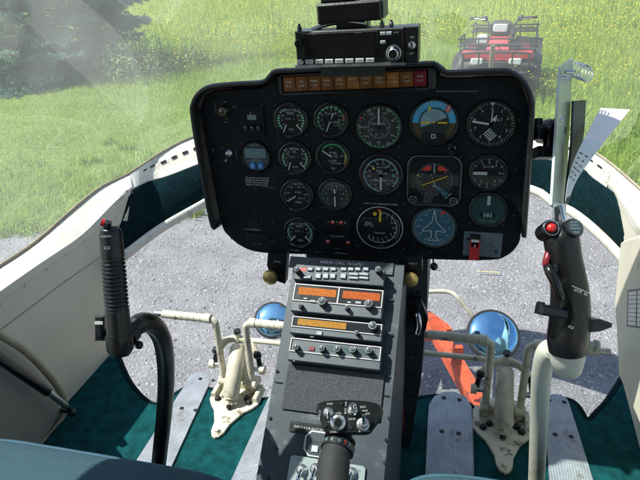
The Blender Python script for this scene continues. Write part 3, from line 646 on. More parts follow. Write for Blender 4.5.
# ================================================================== GPS receiver on the glareshield
gy = .865
GF0 = [PY(*p, gy) for p in ((294.5, 31), (404, 26.5), (404, 61), (297, 65.5))]
gx = (GF0[1] - GF0[0]); GW = gx.length; GX = gx.normalized(); GH = ((GF0[0] - GF0[3]).length + (GF0[1] - GF0[2]).length) / 2
GN = Vector((0, -1, 0)); GY = GN.cross(GX).normalized()
if GY.z < 0: GY = -GY
gps = thing('gps_receiver', 'black rectangular navigation receiver with dark screen on top of the instrument panel', 'navigation receiver', tuple(GF0[3]))
G_ = Fr(GF0[3], GX, GY, GN)
b = MB(); b.box(G_, 0, GW, 0, GH, -.042, 0, 'black_plastic', ch=.002); b.box(G_, -.002, GW + .002, -.003, .0012, -.05, .0035, 'steel'); b.build('case', gps)
fx = lambda x: (x - 295) / 109 * GW
fy = lambda y: (65.5 - y) / 35 * GH        # photo rows, measured at the left edge
b = MB(); b.box(G_, fx(303), fx(379), fy(57), fy(32.5), .0002, .003, 'black_gloss', ch=.001); b.rect(G_, fx(306), fx(377), fy(55.5), fy(35), .0033, 'screen_dark'); b.text('GPS  NAV', G_, fx(360), fy(33.6), .0018, Dm, .0033); b.text('IFR', G_, fx(316), fy(33.6), .0018, Dm, .0033); b.build('screen', gps)
for k in range(7):
    b = MB(); x = 304.5 + k * 10.4; b.box(G_, fx(x), fx(x + 8.4), fy(64), fy(59.4), .0002, .0035, 'radio_edge', ch=.001); b.text(('CRSR', 'NRST', 'DIR', 'MSG', 'ALT', 'CLR', 'ENT')[k], G_, fx(x + 4.2), fy(61.7), .0019, 'black_hole', .0037); b.build('key', gps)
for x, y in ((384, 35.5), (390, 35.5), (384, 44), (397, 36)):
    b = MB(); b.box(G_, fx(x) - .004, fx(x) + .004, fy(y + 1.7), fy(y - 1.7), .0002, .003, 'button_grey' if x < 395 else 'black_plastic', ch=.001); b.build('key', gps)
b = MB(); f2 = G_.at(fx(395), fy(54.5)); b.lathe(f2, [(.0118, .0002), (.0118, .009), (.0105, .0105), (.0078, .0108), (.0074, .018), (.0062, .0195)], 'black_plastic', 24); b.lathe(f2, [(.0062, .0196), (.0072, .0192), (.0078, .0182)], 'steel', 24, cap1=False); b.lathe(f2, [(.0102, .0107), (.0112, .0104)], 'steel', 24, cap1=False); b.build('knob', gps)
b = MB(); f2 = G_.at(fx(299.5), fy(42)); b.lathe(f2, [(.0062, .0002), (.0062, .008), (.005, .0095)], 'black_gloss', 18); b.build('knob', gps)
b = MB(); b.lathe(G_.at(fx(300), fy(61.5)), [(.0045, .0002), (.0045, .006), (.0035, .007)], 'steel', 14); b.build('knob', gps)
b = MB(); b.box(G_, GW + .0008, GW + .0215, -.001, GH + .001, -.04, -.001, 'black_plastic', ch=.0015); b.text('ON', G_, GW + .012, GH * .72, .0028, W, -.0005); b.text('OFF', G_, GW + .012, GH * .26, .0028, W, -.0005); sb = b.build('switch_box', gps)
toggle(G_.at(GW + .012, GH * .49, -.001), sb, .9, 30)
b = MB()
for x in (298, 382, 391):   # bolts standing on the case
    f2 = Fr(G_.p(fx(x), GH, -.014), GX, -GN, GY); b.lathe(f2, [(.0035, 0), (.0035, .006), (.002, .0062), (.002, .010)], 'screw_dark', 10)
b.tube(cat_rom([G_.p(fx(310), GH, -.02), G_.p(fx(325), GH + .006, -.03), G_.p(fx(345), GH + .0085, -.03), G_.p(fx(365), GH + .006, -.02)], 5), .0035, 'steel', 8)
b.box(G_, GW * .2, GW * .8, -.022, -.0035, -.045, -.02, 'shroud_black'); b.build('mounting_bracket', gps)
# ---- second box above it
uy = .875
q = [PY(*p, uy) for p in ((317, 4.5), (382, -.5), (382, 20.5), (317.5, 24.5))]
ux = (q[1] - q[0]); UW = ux.length; UX = ux.normalized(); UY = GN.cross(UX); UY = UY if UY.z > 0 else -UY; UH = ((q[0] - q[3]).length + (q[1] - q[2]).length) / 2
U_ = Fr(q[3], UX, UY, GN)
disp = thing('display_unit', 'small black glare hooded box mounted above the navigation receiver', 'display', tuple(q[3]))
b = MB(); b.box(U_, 0, UW, 0, UH, -.065, 0, 'black_plastic', ch=.003); b.box(U_, UW * .25, UW * .75, -.016, -.001, -.05, -.02, 'shroud_black')
b.box(U_, .006, UW * .6, UH + .0004, UH + .010, -.05, -.006, 'black_plastic', ch=.002); b.build('case', disp)
b = MB(); b.box(U_, .004, UW - .004, .004, UH - .005, .0002, .001, 'screen_dark'); b.build('screen', disp)
b = MB(); b.box(Fr(U_.p(UW + .0005, 0, 0), -GN * -1, UY, UX), -.06, -.004, .003, UH - .003, 0, .002, 'console_grey'); b.build('side_plate', disp)
# ================================================================== centre console
CO = Vector((-.18, .875, 1.405)); CS = Vector((0, .766, .643)); CN = Vector((0, -.643, .766))
CF = Fr(CO, (1, 0, 0), CS, CN)
def con(px, py, h=0):
    q = plane_hit(px, py, CO + CN * h, CN) - CO; return q.x, q.dot(CS)
console = thing('center_console', 'sloping grey pedestal between the seats holding radios with orange displays', 'console', (-.18, .75, .83))
# body: side profile in Y,Z swept along X, slightly tapered to the top
tlu, _ = con(286, 261); blu, bv = con(265, 480); tru, tv = con(396, 261); bru, _ = con(394, 480)
XL, XR = CO.x + (tlu + blu) / 2, CO.x + (tru + bru) / 2
prof = [(.878, 1.405), (.40, 1.0042), (.38, .835), (.86, .835), (.92, 1.10), (.93, 1.37)]
b = MB(); b.prism([Vector((XR, y, z)) for y, z in prof][::-1], [Vector((XL, y, z)) for y, z in prof][::-1], 'console_grey'); b.build('pedestal', console, bevel=.003)
uL, uR = XL - CO.x, XR - CO.x
b = MB()   # face trim: seams and screws
sv = con(268, 381)[1]
for x0, x1 in ((uL + .003, con(283, 381)[0]), (con(383, 385)[0], uR - .003)): b.rect(CF, x0, x1, sv - .0008, sv + .0008, .0006, 'black_hole')
for x, y in ((281, 306), (279, 337), (277, 371), (270, 418), (268, 478), (389, 377), (386, 440), (385, 463), (392, 300), (392, 335), (276, 448), (389, 418)): b.screw(CF, *con(x, y), .0028, .0014)
b.build('face_trim', console)
# upper title strip (in the shade of the panel)
b = MB(); u0, v0 = con(289, 267); u1, v1 = con(394, 261); 
b.box(CF, u0, u1, con(295, 268)[1], con(340, 260)[1], .0004, .0022, 'console_grey'); q = con(341, 263.5, .002); b.text('RADIO CALL  N1607S', CF, q[0], q[1], .0052, 'placard_white', .0026, sx=1.1); b.build('call_sign_plate', console, label='plate lettered with the radio call sign')

def radio(name, quad, h, m='radio_grey', label=None):
    p = [con(x, y, h) for x, y in quad]
    u0 = (p[0][0] + p[3][0]) / 2; u1 = (p[1][0] + p[2][0]) / 2; v1 = (p[0][1] + p[1][1]) / 2; v0 = (p[2][1] + p[3][1]) / 2
    b = MB(); b.box(CF, u0, u1, v0, v1, .0005, h, m, ch=.0012)
    g = b.build(name, console, label=label)
    f2 = CF.at((u0 + u1) / 2, (v0 + v1) / 2, h); hw, hh = (u1 - u0) / 2, (v1 - v0) / 2
    X = lambda px, py=None: 0
    qx0, qx1 = (quad[0][0] + quad[3][0]) / 2, (quad[1][0] + quad[2][0]) / 2
    def loc(px, py):
        a = con(px, py, h); return a[0] - (u0 + u1) / 2, a[1] - (v0 + v1) / 2
    return g, f2, hw, hh, loc
def knob(f, parent, r, h, m='black_plastic', cap='console_dark', name='knob'):
    b = MB(); vs = []
    n = 20; prof = [(r * 1.08, 0), (r * 1.08, h * .12), (r, h * .14), (r * .94, h * .94), (r * .8, h)]
    b.lathe(f, prof, m, n); b.lathe(f, [(r * .80, h + .0001), (r * .74, h + .0008), (r * .2, h + .0008)], cap, n); b.lathe(f, [(r * .97, h * .93), (r * .86, h + .0006), (r * .78, h + .0004)], 'button_grey', n, cap1=False); b.rect(f.at(0, 0, 0, rnd.uniform(-.9, .9)), -r * .08, r * .08, r * .2, r * .75, h + .0011, 'placard_white')
    return b.build(name, parent)
def frame_line(b_, f, u0, u1, v0, v1, w_, H, m):
    for a in ((u0, u1, v1 - w_, v1), (u0, u1, v0, v0 + w_), (u0, u0 + w_, v0 + w_, v1 - w_), (u1 - w_, u1, v0 + w_, v1 - w_)): b_.box(f, a[0], a[1], a[2], a[3], .0001, H, m)

# 1 audio selector with buttons
g, f2, hw, hh, loc = radio('audio_panel', ((294, 266.5), (385, 267.5), (384.5, 284), (295, 281.5)), .024, 'console_grey', 'audio selector with rows of grey push buttons')
b = MB(); b.rect(f2, *(loc(300, 270)[0], loc(306, 270)[0]), loc(300, 271)[1], loc(300, 267.6)[1], .0004, 'mark_red'); b.rect(f2, loc(296, 270)[0], loc(300, 270)[0], loc(296, 271)[1], loc(296, 267.6)[1], .0004, 'blue_button'); b.build('selector_mark', g)
for row, cols, hpx in ((269.6, (310.5, 318.5, 326, 333.5, 344, 351, 358, 366), 3.2), (276.5, (304, 310, 318.5, 326, 333, 343.5, 354, 364), 5.0)):
    for i, x in enumerate(cols):
        wd = 5.4
        if hpx > 4 and i in (6, 7): spans = [(x, row - 1.8, 9, 2.4), (x, row + 1.9, 9, 2.4)]
        elif hpx > 4 and i == 0: spans = [(x + 2, row + 1.5, 4, 2)]
        elif hpx > 4 and i == 1: spans = [(x - .5, row + 1, 3.5, 3)]
        else: spans = [(x, row, wd, hpx)]
        for (cx, cy, sw, sh) in spans:
            a = loc(cx, cy); s = depth(f2.o) / F; b = MB(); b.box(f2.at(a[0], a[1]), -sw * s / 2, sw * s / 2, -sh * s / 2, sh * s / 2, .0001, .0042, 'button_grey', ch=.0009); b.build('button', g)
for px in ((298.5, 272), (379, 272)):
    a = loc(*px); knob(f2.at(a[0], a[1]), g, .0052, .017)
b = MB()
for k in range(7): a = loc(308 + k * 9.3, 272.6); b.text(('COM1', 'COM2', 'NAV1', 'ADF', 'MKR', 'DME', 'SPKR')[k], f2, a[0], a[1], .0016, W, .0003)
b.build('lettering', g)
# 2 nav com with two displays
g, f2, hw, hh, loc = radio('navigation_radio', ((293, 285.5), (384, 287.5), (382, 317), (291.5, 312.5)), .024, label='radio with two orange displays side by side')
b = MB(); frame_line(b, f2, -hw + .001, hw - .001, -hh * .28, hh - .001, .0018, .0022, 'radio_edge'); xm = loc(338.5, 295)[0]; b.box(f2, xm - .0012, xm + .0012, -hh * .22, hh - .003, .0001, .0022, 'radio_edge'); b.build('display_frame', g)
for x0, x1, m in ((-hw + .003, xm - .0014, 'disp_orange'), (xm + .0014, hw - .003, 'disp_red')):
    b = MB(); b.box(f2, x0, x1, -hh * .18, hh - .0032, .0002, .0009, 'black_gloss'); b.rect(f2, x0 + (x1 - x0) * .08, x1 - .003, hh * .20, hh - .0070, .0012, m)
    cx = (x0 + x1) / 2
    for k in (-1, 1): b.rect(f2, cx + k * .018 - .003, cx + k * .018 + .003, hh * -.10, hh * -.02, .0013, W)
    b.build('display', g)
for x, y, r, h in ((301.5, 307, .0042, .013), (323.5, 303.5, .0072, .016), (347.5, 309, .0040, .013), (369.5, 306, .0072, .016)):
    a = loc(x, y); knob(f2.at(*a), g, r, h)
for x, y in ((313, 301.5), (358.5, 303)):
    a = loc(x, y); b = MB(); b.box(f2.at(*a), -.005, .005, -.002, .002, .0001, .0032, 'button_grey', ch=.0006); b.build('button', g)
b = MB()
for t, x, y in (('COMM', 304, 301), ('NAV', 350, 304), ('PULL TEST', 330, 312), ('OFF', 296, 309)): a = loc(x, y); b.text(t, f2, a[0], a[1], .0018, W, .0003)
b.build('lettering', g)
# 3 single display
g, f2, hw, hh, loc = radio('communication_radio', ((292, 317.5), (383, 322), (381.5, 340), (289.8, 334.5)), .024, label='radio with one long amber display')
b = MB(); frame_line(b, f2, -hw + .001, hw - .001, -hh * .3, hh - .001, .0016, .0022, 'radio_edge'); b.build('display_frame', g)
b = MB(); b.box(f2, -hw + .003, hw - .003, -hh * .2, hh - .003, .0002, .0009, 'black_gloss'); b.rect(f2, -hw * .86, hw * .22, -hh * .02, hh - .0045, .0012, 'disp_amber'); b.rect(f2, hw * .24, hw * .92, -hh * .1, hh - .004, .0012, 'screen_dark'); b.build('display', g)
for x, y, r, h in ((373.5, 327.5, .0072, .015), (357.5, 334, .0036, .012)): a = loc(x, y); knob(f2.at(*a), g, r, h)
a = loc(319.5, 333.5); b = MB(); b.box(f2.at(*a), -.0048, .0048, -.0032, .0032, .0001, .0034, 'button_grey', ch=.0006); b.build('button', g)
b = MB()
for t, x, y in (('ADF', 298, 332), ('RESET', 312, 337), ('VOL', 364, 338)): a = loc(x, y); b.text(t, f2, a[0], a[1], .0018, W, .0003)
b.build('lettering', g)
# 4 transponder with five knobs
g, f2, hw, hh, loc = radio('transponder', ((289.5, 339.8), (381.5, 343.5), (381, 367.5), (287.8, 362.5)), .024, label='transponder with a row of five grey knobs')
b = MB(); frame_line(b, f2, -hw + .001, hw - .001, -hh * .25, hh - .001, .0018, .0022, 'radio_edge'); b.rect(f2, hw * -.33, hw * .86, hh * .12, hh * .62, .0004, 'dial_teal'); b.build('display_frame', g)
for x, y in ((297.3, 348.8), (323, 350), (338.5, 350.5), (354, 351), (369.5, 352)): a = loc(x, y); knob(f2.at(*a), g, .0056, .015)
b = MB(); a = loc(312, 349); b.box(f2.at(*a), -.0045, .0045, -.003, .003, .0001, .002, 'red_lens', ch=.0004); b.build('indicator_lamp', g)
b = MB()
for t, x, y in (('IDENT', 312, 354), ('ON', 300, 356), ('ALT', 327, 358), ('DIM', 345, 359), ('SBY', 294, 361)): a = loc(x, y); b.text(t, f2, a[0], a[1], .0018, W, .0003)
b.build('lettering', g)
# speaker cloth
p = [con(*q) for q in ((286, 366), (382.5, 373), (382, 420), (284, 411))]
b = MB(); b.box(CF, (p[0][0] + p[3][0]) / 2, (p[1][0] + p[2][0]) / 2, (p[2][1] + p[3][1]) / 2, (p[0][1] + p[1][1]) / 2, .0005, .0026, 'speaker_mesh'); b.build('speaker_grille', console)
# placard, outlet, lower switch plate
b = MB(); u0, v0 = con(289, 431); u1, v1 = con(334, 427.5); b.box(CF, u0, u1, v0, v1 + .001, .0005, .0015, 'black_plastic'); b.text('THIS DOOR NOT IN USE', CF, (u0 + u1) / 2, (v0 + v1) / 2 + .0005, .0038, W, .0018); b.build('placard', console)
c = con(317, 444); f2 = CF.at(*c); b = MB(); oc = [(-.021, -.010), (-.012, -.020), (.017, -.020), (.024, -.012), (.024, .012), (.017, .020), (-.012, .020), (-.021, .010)]
b.poly(f2, oc, .0005, .0018, W); b.poly(f2, [(x * .88, y * .88) for x, y in oc], .0015, .0024, 'console_grey'); b.box(f2, -.006, .014, .003, .013, .002, .0035, 'console_dark'); b.box(f2, -.007, .004, -.013, -.003, .002, .0055, 'mark_white', ch=.001); b.build('outlet', console)
for dx, dy in ((-.026, .016), (-.026, -.016)): pass
p = [con(*q) for q in ((293, 458), (364, 463), (366, 500), (288, 498))]
f2 = CF.at((p[0][0] + p[1][0]) / 2, (p[0][1] + p[1][1]) / 2); w2 = (p[1][0] - p[0][0]) / 2 + .004; hb = -.075
b = MB(); b.poly(f2, rrect(-w2, w2, hb, 0, .006), .0005, .003, 'plate_grey', ch=.0006); b.text('LTS', f2, -.045, -.006, .004, 'console_dark', .0032); b.text('DEFOG', f2, .045, -.008, .004, 'console_dark', .0032); g = b.build('switch_plate', console)
for x, y in ((302.5, 470), (316, 469), (352, 473)): toggle(CF.at(*con(x, y), .003), g, 1.5, -50)
# vent knobs on half round brackets under the instrument panel
for (cx, cy, t, pts, Y) in ((272.5, 274, 'FWD', ((268, 253), (287, 253), (285, 284), (277, 281), (270, 275), (267, 265)), .90), (411, 276, 'VENT', ((399, 257), (422, 257), (422, 271), (418, 279), (411, 284), (402, 286), (399, 286)), .90)):
    fr = Fr(PY(cx, cy, Y), (1, 0, 0), (0, 0, 1), (0, -1, 0)); o = fr.o
    b = MB(); b.poly(fr, [((PY(*q, Y) - o).x, (PY(*q, Y) - o).z) for q in pts][::-1], -.02, 0, 'black_plastic'); q = PY(cx + (5 if cx < 300 else 2), cy - 12.3, Y) - o; b.text(t, fr, q.x, q.z, .0045, W, .0006); g = b.build('vent_bracket', console)
    k = depth(o) / F; r = 7.6 * k; b = MB(); b.cyl(fr, r * .4, .0004, .008, 'steel', 16); b.lathe(fr, [(r * .82, .008), (r, .010), (r, .016), (r * .86, .0195), (r * .5, .0215), (r * .1, .022)], 'brass', 28, cap0=True); b.build('vent_knob', g)
# support column under the panel, right of the console, drilled with lightening holes
Y = .985; o = Vector((0, Y, 0)); fr = Fr(o, (1, 0, 0), (0, 0, 1), (0, -1, 0))
pts = [(PY(*q, Y).x, PY(*q, Y).z) for q in ((428, 256), (427, 300), (421, 380), (404, 480))]
pts = [(XL - .01, pts[0][1]), (XL - .01, pts[3][1])] + pts[::-1]
b = MB(); b.poly(fr, pts, -.10, 0, 'console_dark')
for i in range(9):
    for x0, x1 in ((404, 402), (411, 405.5), (418, 409)):
        t = i / 8; q = PY(x0 + (x1 - x0) * t, 292 + 165 * t, Y); b.disc(fr.at(q.x, q.z), .0042, .0006, 'black_hole', 10)
b.build('support_column', console)
b = MB(); q = [PY(*k, .94) for k in ((398.5, 372), (401.5, 372), (404, 425), (400, 440), (397.5, 425))]; b.prism([v + Vector((0, .004, 0)) for v in q], q, 'red_paint'); b.build('red_strip', console)
b = MB(); k = lambda x, y, Y=.965: PY(x, y, Y)
q = [k(*z) for z in ((409, 297), (421, 300), (428, 318), (426, 330), (416, 332), (413, 318), (408, 315))]; b.prism([v + Vector((0, .012, 0)) for v in q], q, 'black_plastic')
b.tube([k(399, 302), k(415, 303)], .003, 'black_plastic', 8)
g = b.build('latch', console)
b = MB(); b.tube(cat_rom([k(416, 314, .955), k(418, 317, .945), k(419, 326, .94), k(416, 334, .945)], 4), [.004] + [.0085] * 11 + [.005], 'chrome', 12, flat=.6); b.build('latch_handle', g)

# ================================================================== collective head
coll = thing('collective_lever', 'black collective lever with switch box of toggles rising in front of the console', 'lever', (-.15, .42, 1.15))
hb_ = PD(345, 417, .735)
hn = (-_f * .80 + Vector((0, 0, 1)) * .45).normalized(); hx = (_r + _u * .06); hx = (hx - hn * hx.dot(hn)).normalized(); hy = hn.cross(hx)
H_ = Fr(hb_, hx, hy, hn)
def onh(px, py, h=0): q = plane_hit(px, py, hb_ + hn * h, hn) - hb_; return q.dot(hx), q.dot(hy)
op = cr2([onh(*q) for q in ((317, 404), (325, 401), (340, 399.8), (356, 400.2), (372, 402), (381, 406), (383.5, 413), (380, 421), (374, 429), (369, 434), (350, 434.5), (330, 434), (324.5, 431), (320, 420), (316, 409))], 3)
b = MB(); b.poly(H_, op[::-1], -.034, 0, 'black_plastic', ch=.003); box_ = b.build('switch_box', coll)
b = MB()
for t, x, y, r in (('LDG LT', 319.5, 415, 1.35), ('FWD', 330, 404, 0), ('BOTH', 337.5, 413.5, 0), ('OFF', 330, 421.5, 0), ('ON', 346, 404, 1.5), ('ENG', 345.5, 411, 1.5), ('START', 334, 432, 0), ('IDLE REL', 364, 431, 0), ('ENG', 363, 407, 0), ('RPM', 365, 411, 0), ('INCR', 353, 405, 0), ('LIGHT', 366, 414, 0), ('DECR', 352, 419, 0)):
    u, v = onh(x, y); b.text(t, H_, u, v, .0026, W, .0005, rot=r)
for x, y in ((341.5, 403.5), (325.5, 426), (351, 428), (372, 423)): b.screw(H_.at(*onh(x, y), .0004), 0, 0, .0026, .0015)
b.build('lettering', box_)
def htog(x, y, s, ang):
    toggle(H_.at(*onh(x, y), .0004), box_, s, ang)
htog(328.5, 412.5, 1.15, -40); htog(352.5, 410.5, 1.15, 25); htog(363.5, 424, 1.2, 50)
b = MB(); f2 = H_.at(*onh(338, 422.5), .0004); b.lathe(f2, [(.0105, 0), (.0105, .0025), (.0085, .004), (.0062, .0042), (.0060, .007), (.0042, .009)], 'steel', 24); b.lathe(f2, [(.0050, .0088), (.0038, .0100)], 'black_plastic', 16); b.build('starter_button', box_)
b = MB(); f2 = H_.at(*onh(363, 424.5), .0002); b.lathe(f2, [(.0088, 0), (.0088, .002), (.0075, .003), (.0055, .0032)], 'steel', 20); b.build('bezel', box_)
# grip
A_ = PD(341, 436, .752); B_ = PD(334, 462, .725); C_ = PD(332, 500, .70); D_ = Vector((-.14, .36, 1.12))
b = MB(); pth = cat_rom([A_, B_, C_], 6); b.tube(pth, [.017] * 3 + [.0195] * 3 + [.0212] * (len(pth) - 6), 'black_rubber', 24); b.build('grip', coll)
b = MB(); ax_ = (A_ - B_).normalized(); q0 = A_.lerp(B_, .45); b.tube([q0 + ax_ * .003, q0 - ax_ * .006], .0225, 'black_plastic', 28); b.tube([q0 + ax_ * .012, q0 + ax_ * .0095], .0215, 'black_plastic', 28); b.build('collar', coll)
rf = Fr(q0 - ax_ * .0015, _r, -ax_ * -1, -_f); b = MB()
for i, t in enumerate('THROTTLE'):
    a = -1.0 + i * .28; nrm = (-_f * math.cos(a) + _r * math.sin(a)).normalized(); nrm = (nrm - ax_ * nrm.dot(ax_)).normalized(); tx = ax_.cross(nrm); b.text(t, Fr(q0 - ax_ * .0015 + nrm * .0226, tx, ax_, nrm), 0, 0, .005, 'mark_cyan' if i != 4 else 'mark_red', .0003)
b.build('lettering', coll)
b = MB(); kf = Fr(PD(341.5, 439.5, .738), _r, ax_, (-_f + ax_ * .2).normalized()); b.lathe(kf, [(.0078, -.018), (.0078, .002), (.0068, .004)], 'black_rubber', 18); b.build('friction_knob', coll)
b = MB(); b.tube(cat_rom([C_, Vector((C_.x, .34, C_.z - .05)), Vector((-.15, .22, .98)), Vector((-.15, .05, .88))], 6), .019, 'black_plastic', 18); b.build('tube', coll)

# ================================================================== cyclic sticks
# with ribbed upright grip and curved black tube
st = thing('cyclic_stick', 'black cyclic stick with ribbed grip, red top button and curved black tube', 'control stick', tuple(PD(158, 462, 1.1)))
top = PD(110, 226, .725); bot = PD(120, 345, .745); axs = (top - bot).normalized(); k = .735 / F
sx = _r; sx = (sx - axs * sx.dot(axs)).normalized(); sn = sx.cross(axs)
b = MB(); n_ = 40; vs = []; L_ = (top - bot).length
gp = [(0, .5), (.03, .86), (.08, .98), (.25, 1.0), (.6, 1.02), (.8, .96), (.93, .92), (.97, .86), (1.0, .55)]
def gr(t):
    for (a, ra), (c, rc) in zip(gp, gp[1:]):
        if t <= c: return ra + (rc - ra) * (t - a) / (c - a)
    return .5
N_ = 121; pth = [bot + axs * (L_ * i / (N_ - 1)) for i in range(N_)]
rad = []
for i in range(N_):
    t = i / (N_ - 1); r = .0158 * gr(t)
    if .30 < t < .74 and (i % 4) < 2: r -= .0014
    rad.append(r)
b.tube(pth, rad, 'black_plastic', 28, ref=tuple(sx)); grip = b.build('grip', st)
b = MB(); sf = Fr(bot + axs * L_ * .87, sx, axs, sn)
b.text('ICS', sf, 0, -.006, .0040, W, .0166); b.text('RADIO', sf, 0, .009, .0030, W, .0160)
for j in range(20):   # pale edges on the left half of the ribs
    b.box(Fr(bot + axs * (L_ * (.305 + j * .0219)), sx, axs, sn), -.0105, .001, -.0006, .0006, .0118, .0141, 'radio_grey')
b.build('lettering', grip)
b = MB(); a0 = PD(106.5, 224, .715); b.tube([a0, a0 - _r * .006 + _u * .0025 - _f * .002], [.0048, .0048], 'red_button', 16); b.tube([a0 + _r * .004 - _u * .0015, a0 - _r * .001], [.006, .006], 'black_plastic', 16); b.build('transmit_button', grip)
b = MB(); tb = [bot + axs * .012, bot + axs * -.004, PD(124, 341, .755), PD(134, 328, .775), PD(143, 322.5, .79), PD(154, 326, .82), PD(162, 339, .86), PD(165.5, 360, .92), PD(166, 385, .98), PD(164, 415, 1.04), PD(160, 452, 1.09), PD(157, 480, 1.14)]
tb = tb[2:]; pth = cat_rom(tb, 5); b.tube(pth, [.0125] * 6 + [.0145] * (len(pth) - 6), 'black_plastic', 20)
fl = PZ(150, 520, .84); b.tube([pth[-1], fl], [.0145, .017], 'black_plastic', 18); b.build('tube', st)
b = MB(); b.tube([bot + axs * .014, bot + axs * -.006, bot - axs * .014], [.0178, .0175, .012], 'black_plastic', 22); cl_ = PD(144, 323, .79); b.tube([PD(126, 338, .757), PD(131, 331.5, .768)], .0155, 'black_plastic', 18); b.ball(PD(139, 345, .77), .006, 'black_plastic', 10); b.build('clamp', st)
b = MB(); f2 = Fr(PD(104, 328, .765), _r, _u, -_f); s_ = .765 / F
b.box(f2, -10 * s_, 0, -13 * s_, 12 * s_, -.012, 0, 'black_plastic', ch=.002); b.box(f2, -7 * s_, -3 * s_, -8 * s_, 8 * s_, .0002, .003, 'chrome'); b.box(f2, -8 * s_, 0, 4 * s_, 7 * s_, .0032, .005, 'mark_white'); b.box(f2, 0, 16 * s_, -10 * s_, -2 * s_, -.010, -.002, 'black_plastic'); b.build('bracket', st)

# with trigger head and pale tube
st = thing('cyclic_stick', 'black pistol cyclic grip with red button and red trigger on a pale tube', 'control stick', tuple(PZ(535, 500, .84)))
b = MB(); zc = .70
sp = [(567, 372, .76, 7), (567, 368, .752, 14), (567, 356, .738, 17), (567, 342, .728, 18)]
b.tube([PD(x, y, z) for x, y, z, r in sp], [r * z / F for x, y, z, r in sp], 'white_paint', 24); b.build('grip_socket', st)
b = MB(); sp = [(568, 350, .730, 18.5), (568, 338, .725, 20), (569, 325, .72, 19.5), (570, 308, .715, 19.0), (569.5, 290, .71, 18), (567, 272, .705, 17), (564, 256, .70, 16.5), (562, 244, .698, 17), (561, 236, .698, 16), (561, 230, .70, 10)]
pth = cat_rom([PD(*q[:3]) for q in sp], 4); rr = [v.x for v in cat_rom([(q[3] * q[2] / F, 0, 0) for q in sp], 4)]
b.tube(pth, rr, 'black_plastic', 28, ref=tuple(_r)); grip = b.build('grip', st)
b = MB()
pc = PD(550, 229, .685); nn = (-_f + _u * .25).normalized(); yy = (_u - nn * _u.dot(nn)).normalized(); hf = Fr(pc, yy.cross(nn), yy, nn); kk = .685 / F
b.lathe(hf, [(8.5 * kk, -.022), (9 * kk, -.002), (9 * kk, .003), (7.6 * kk, .005), (6 * kk, .0045), (5.6 * kk, .002)], 'black_plastic', 28); b.lathe(hf, [(6.9 * kk, .0052), (7.6 * kk, .0053)], 'steel', 28, cap1=False); b.build('button_housing', grip)
b = MB(); b.lathe(hf, [(4.6 * kk, .002), (4.6 * kk, .0065), (3.6 * kk, .0085), (1 * kk, .0092)], 'red_button', 22); b.build('transmit_button', grip)
pc2 = PD(573, 228.5, .682); nn2 = (-_f + _u * .35 + _r * .12).normalized(); y2 = (_u - nn2 * _u.dot(nn2)).normalized(); h2 = Fr(pc2, y2.cross(nn2), y2, nn2)
b = MB(); b.lathe(h2, [(8.5 * kk, -.024), (10 * kk, -.004), (10 * kk, .002), (8.8 * kk, .0045)], 'black_plastic', 28); b.disc(h2, 8.4 * kk, .0048, 'console_dark', 26)
for i, t in enumerate(('HOIST', 'RADIO', 'RELEASE', 'TRIM')): b.text(t, h2, 0, (5 - 3.2 * i - (1 if i == 3 else 0)) * kk, 2.0 * kk, 'mark_cyan', .0052)
b.build('switch_cap', grip)
b = MB(); b.tube([PD(556, 236, .70), PD(566, 236, .70)], .017, 'black_plastic', 18); b.build('grip_head', grip)
b = MB(); b.tube(cat_rom([PD(549.5, 251, .70), PD(547, 258, .697), PD(546, 264, .697), PD(548.5, 268, .70)], 4), [.003] + [.0045] * 11 + [.003], 'red_lens', 12); b.build('trigger', grip)
b = MB(); b.tube(cat_rom([PD(548, 266, .69), PD(550, 272, .683), PD(556, 284, .68), PD(561, 299, .683)], 4), [.004] + [.0062] * 11 + [.004], 'black_gloss', 12); b.tube([PD(547, 270, .69), PD(556, 269, .69)], .006, 'black_plastic', 12); b.build('lever', grip)
b = MB(); f2 = Fr(PD(557, 313, .69), (_r + _u * -.18).normalized(), (_u + _r * .18).normalized(), -_f); s_ = .69 / F; b.box(f2, -16 * s_, 13 * s_, -5 * s_, 6 * s_, -.02, 0, 'black_plastic', ch=.003); b.box(f2, -17 * s_, -12 * s_, -3 * s_, 8 * s_, -.014, -.002, 'black_plastic', ch=.002); b.build('thumb_rest', grip)
b = MB(); f2 = Fr(PD(588, 325, .715), (_r + _u * .02).normalized(), (_u).normalized(), -_f); s_ = .715 / F; b.prism([f2.p(x * s_, y * s_, .012) for x, y in ((-4, -6), (-4, 7), (8, 7), (19, 3), (19, -1), (8, -5))], [f2.p(x * s_, y * s_, -.016) for x, y in ((-4, -6), (-4, 7), (8, 7), (19, 3), (19, -1), (8, -5))], 'black_plastic'); b.build('hand_rest', grip)
b = MB(); f2 = Fr(PD(579, 292, .682), (_r - _u * .42).normalized(), (_u + _r * .42).normalized(), -_f); b.text('OUT  N', f2, 0, 0, .0036, W, .0035); b.box(f2, -.012, .012, .0030, .0036, .0022, .0036, W); b.text('ICS', f2.at(.005, -.044), 0, 0, .0032, W, .006); b.build('lettering', grip)
b = MB(); tp = [(562, 356, .77), (553, 349, .785), (546, 354, .80), (541.5, 375, .84), (539.5, 410, .91), (538, 445, .97), (536.5, 480, 1.03)]
pth = cat_rom([PD(*q) for q in tp], 5); pth.append(PZ(534, 535, .84)); b.tube(pth, [.0135] * 7 + [.0145] * (len(pth) - 7), 'white_paint', 22); b.build('tube', st)
b = MB(); b.tube([PD(584, 344, .76), PD(597, 346, .76)], .0055, 'pedal_grey', 12); b.tube([PD(594.5, 345.7, .76), PD(597.5, 346.2, .76)], .0085, 'pedal_grey', 12); b.build('pivot_pin', st)
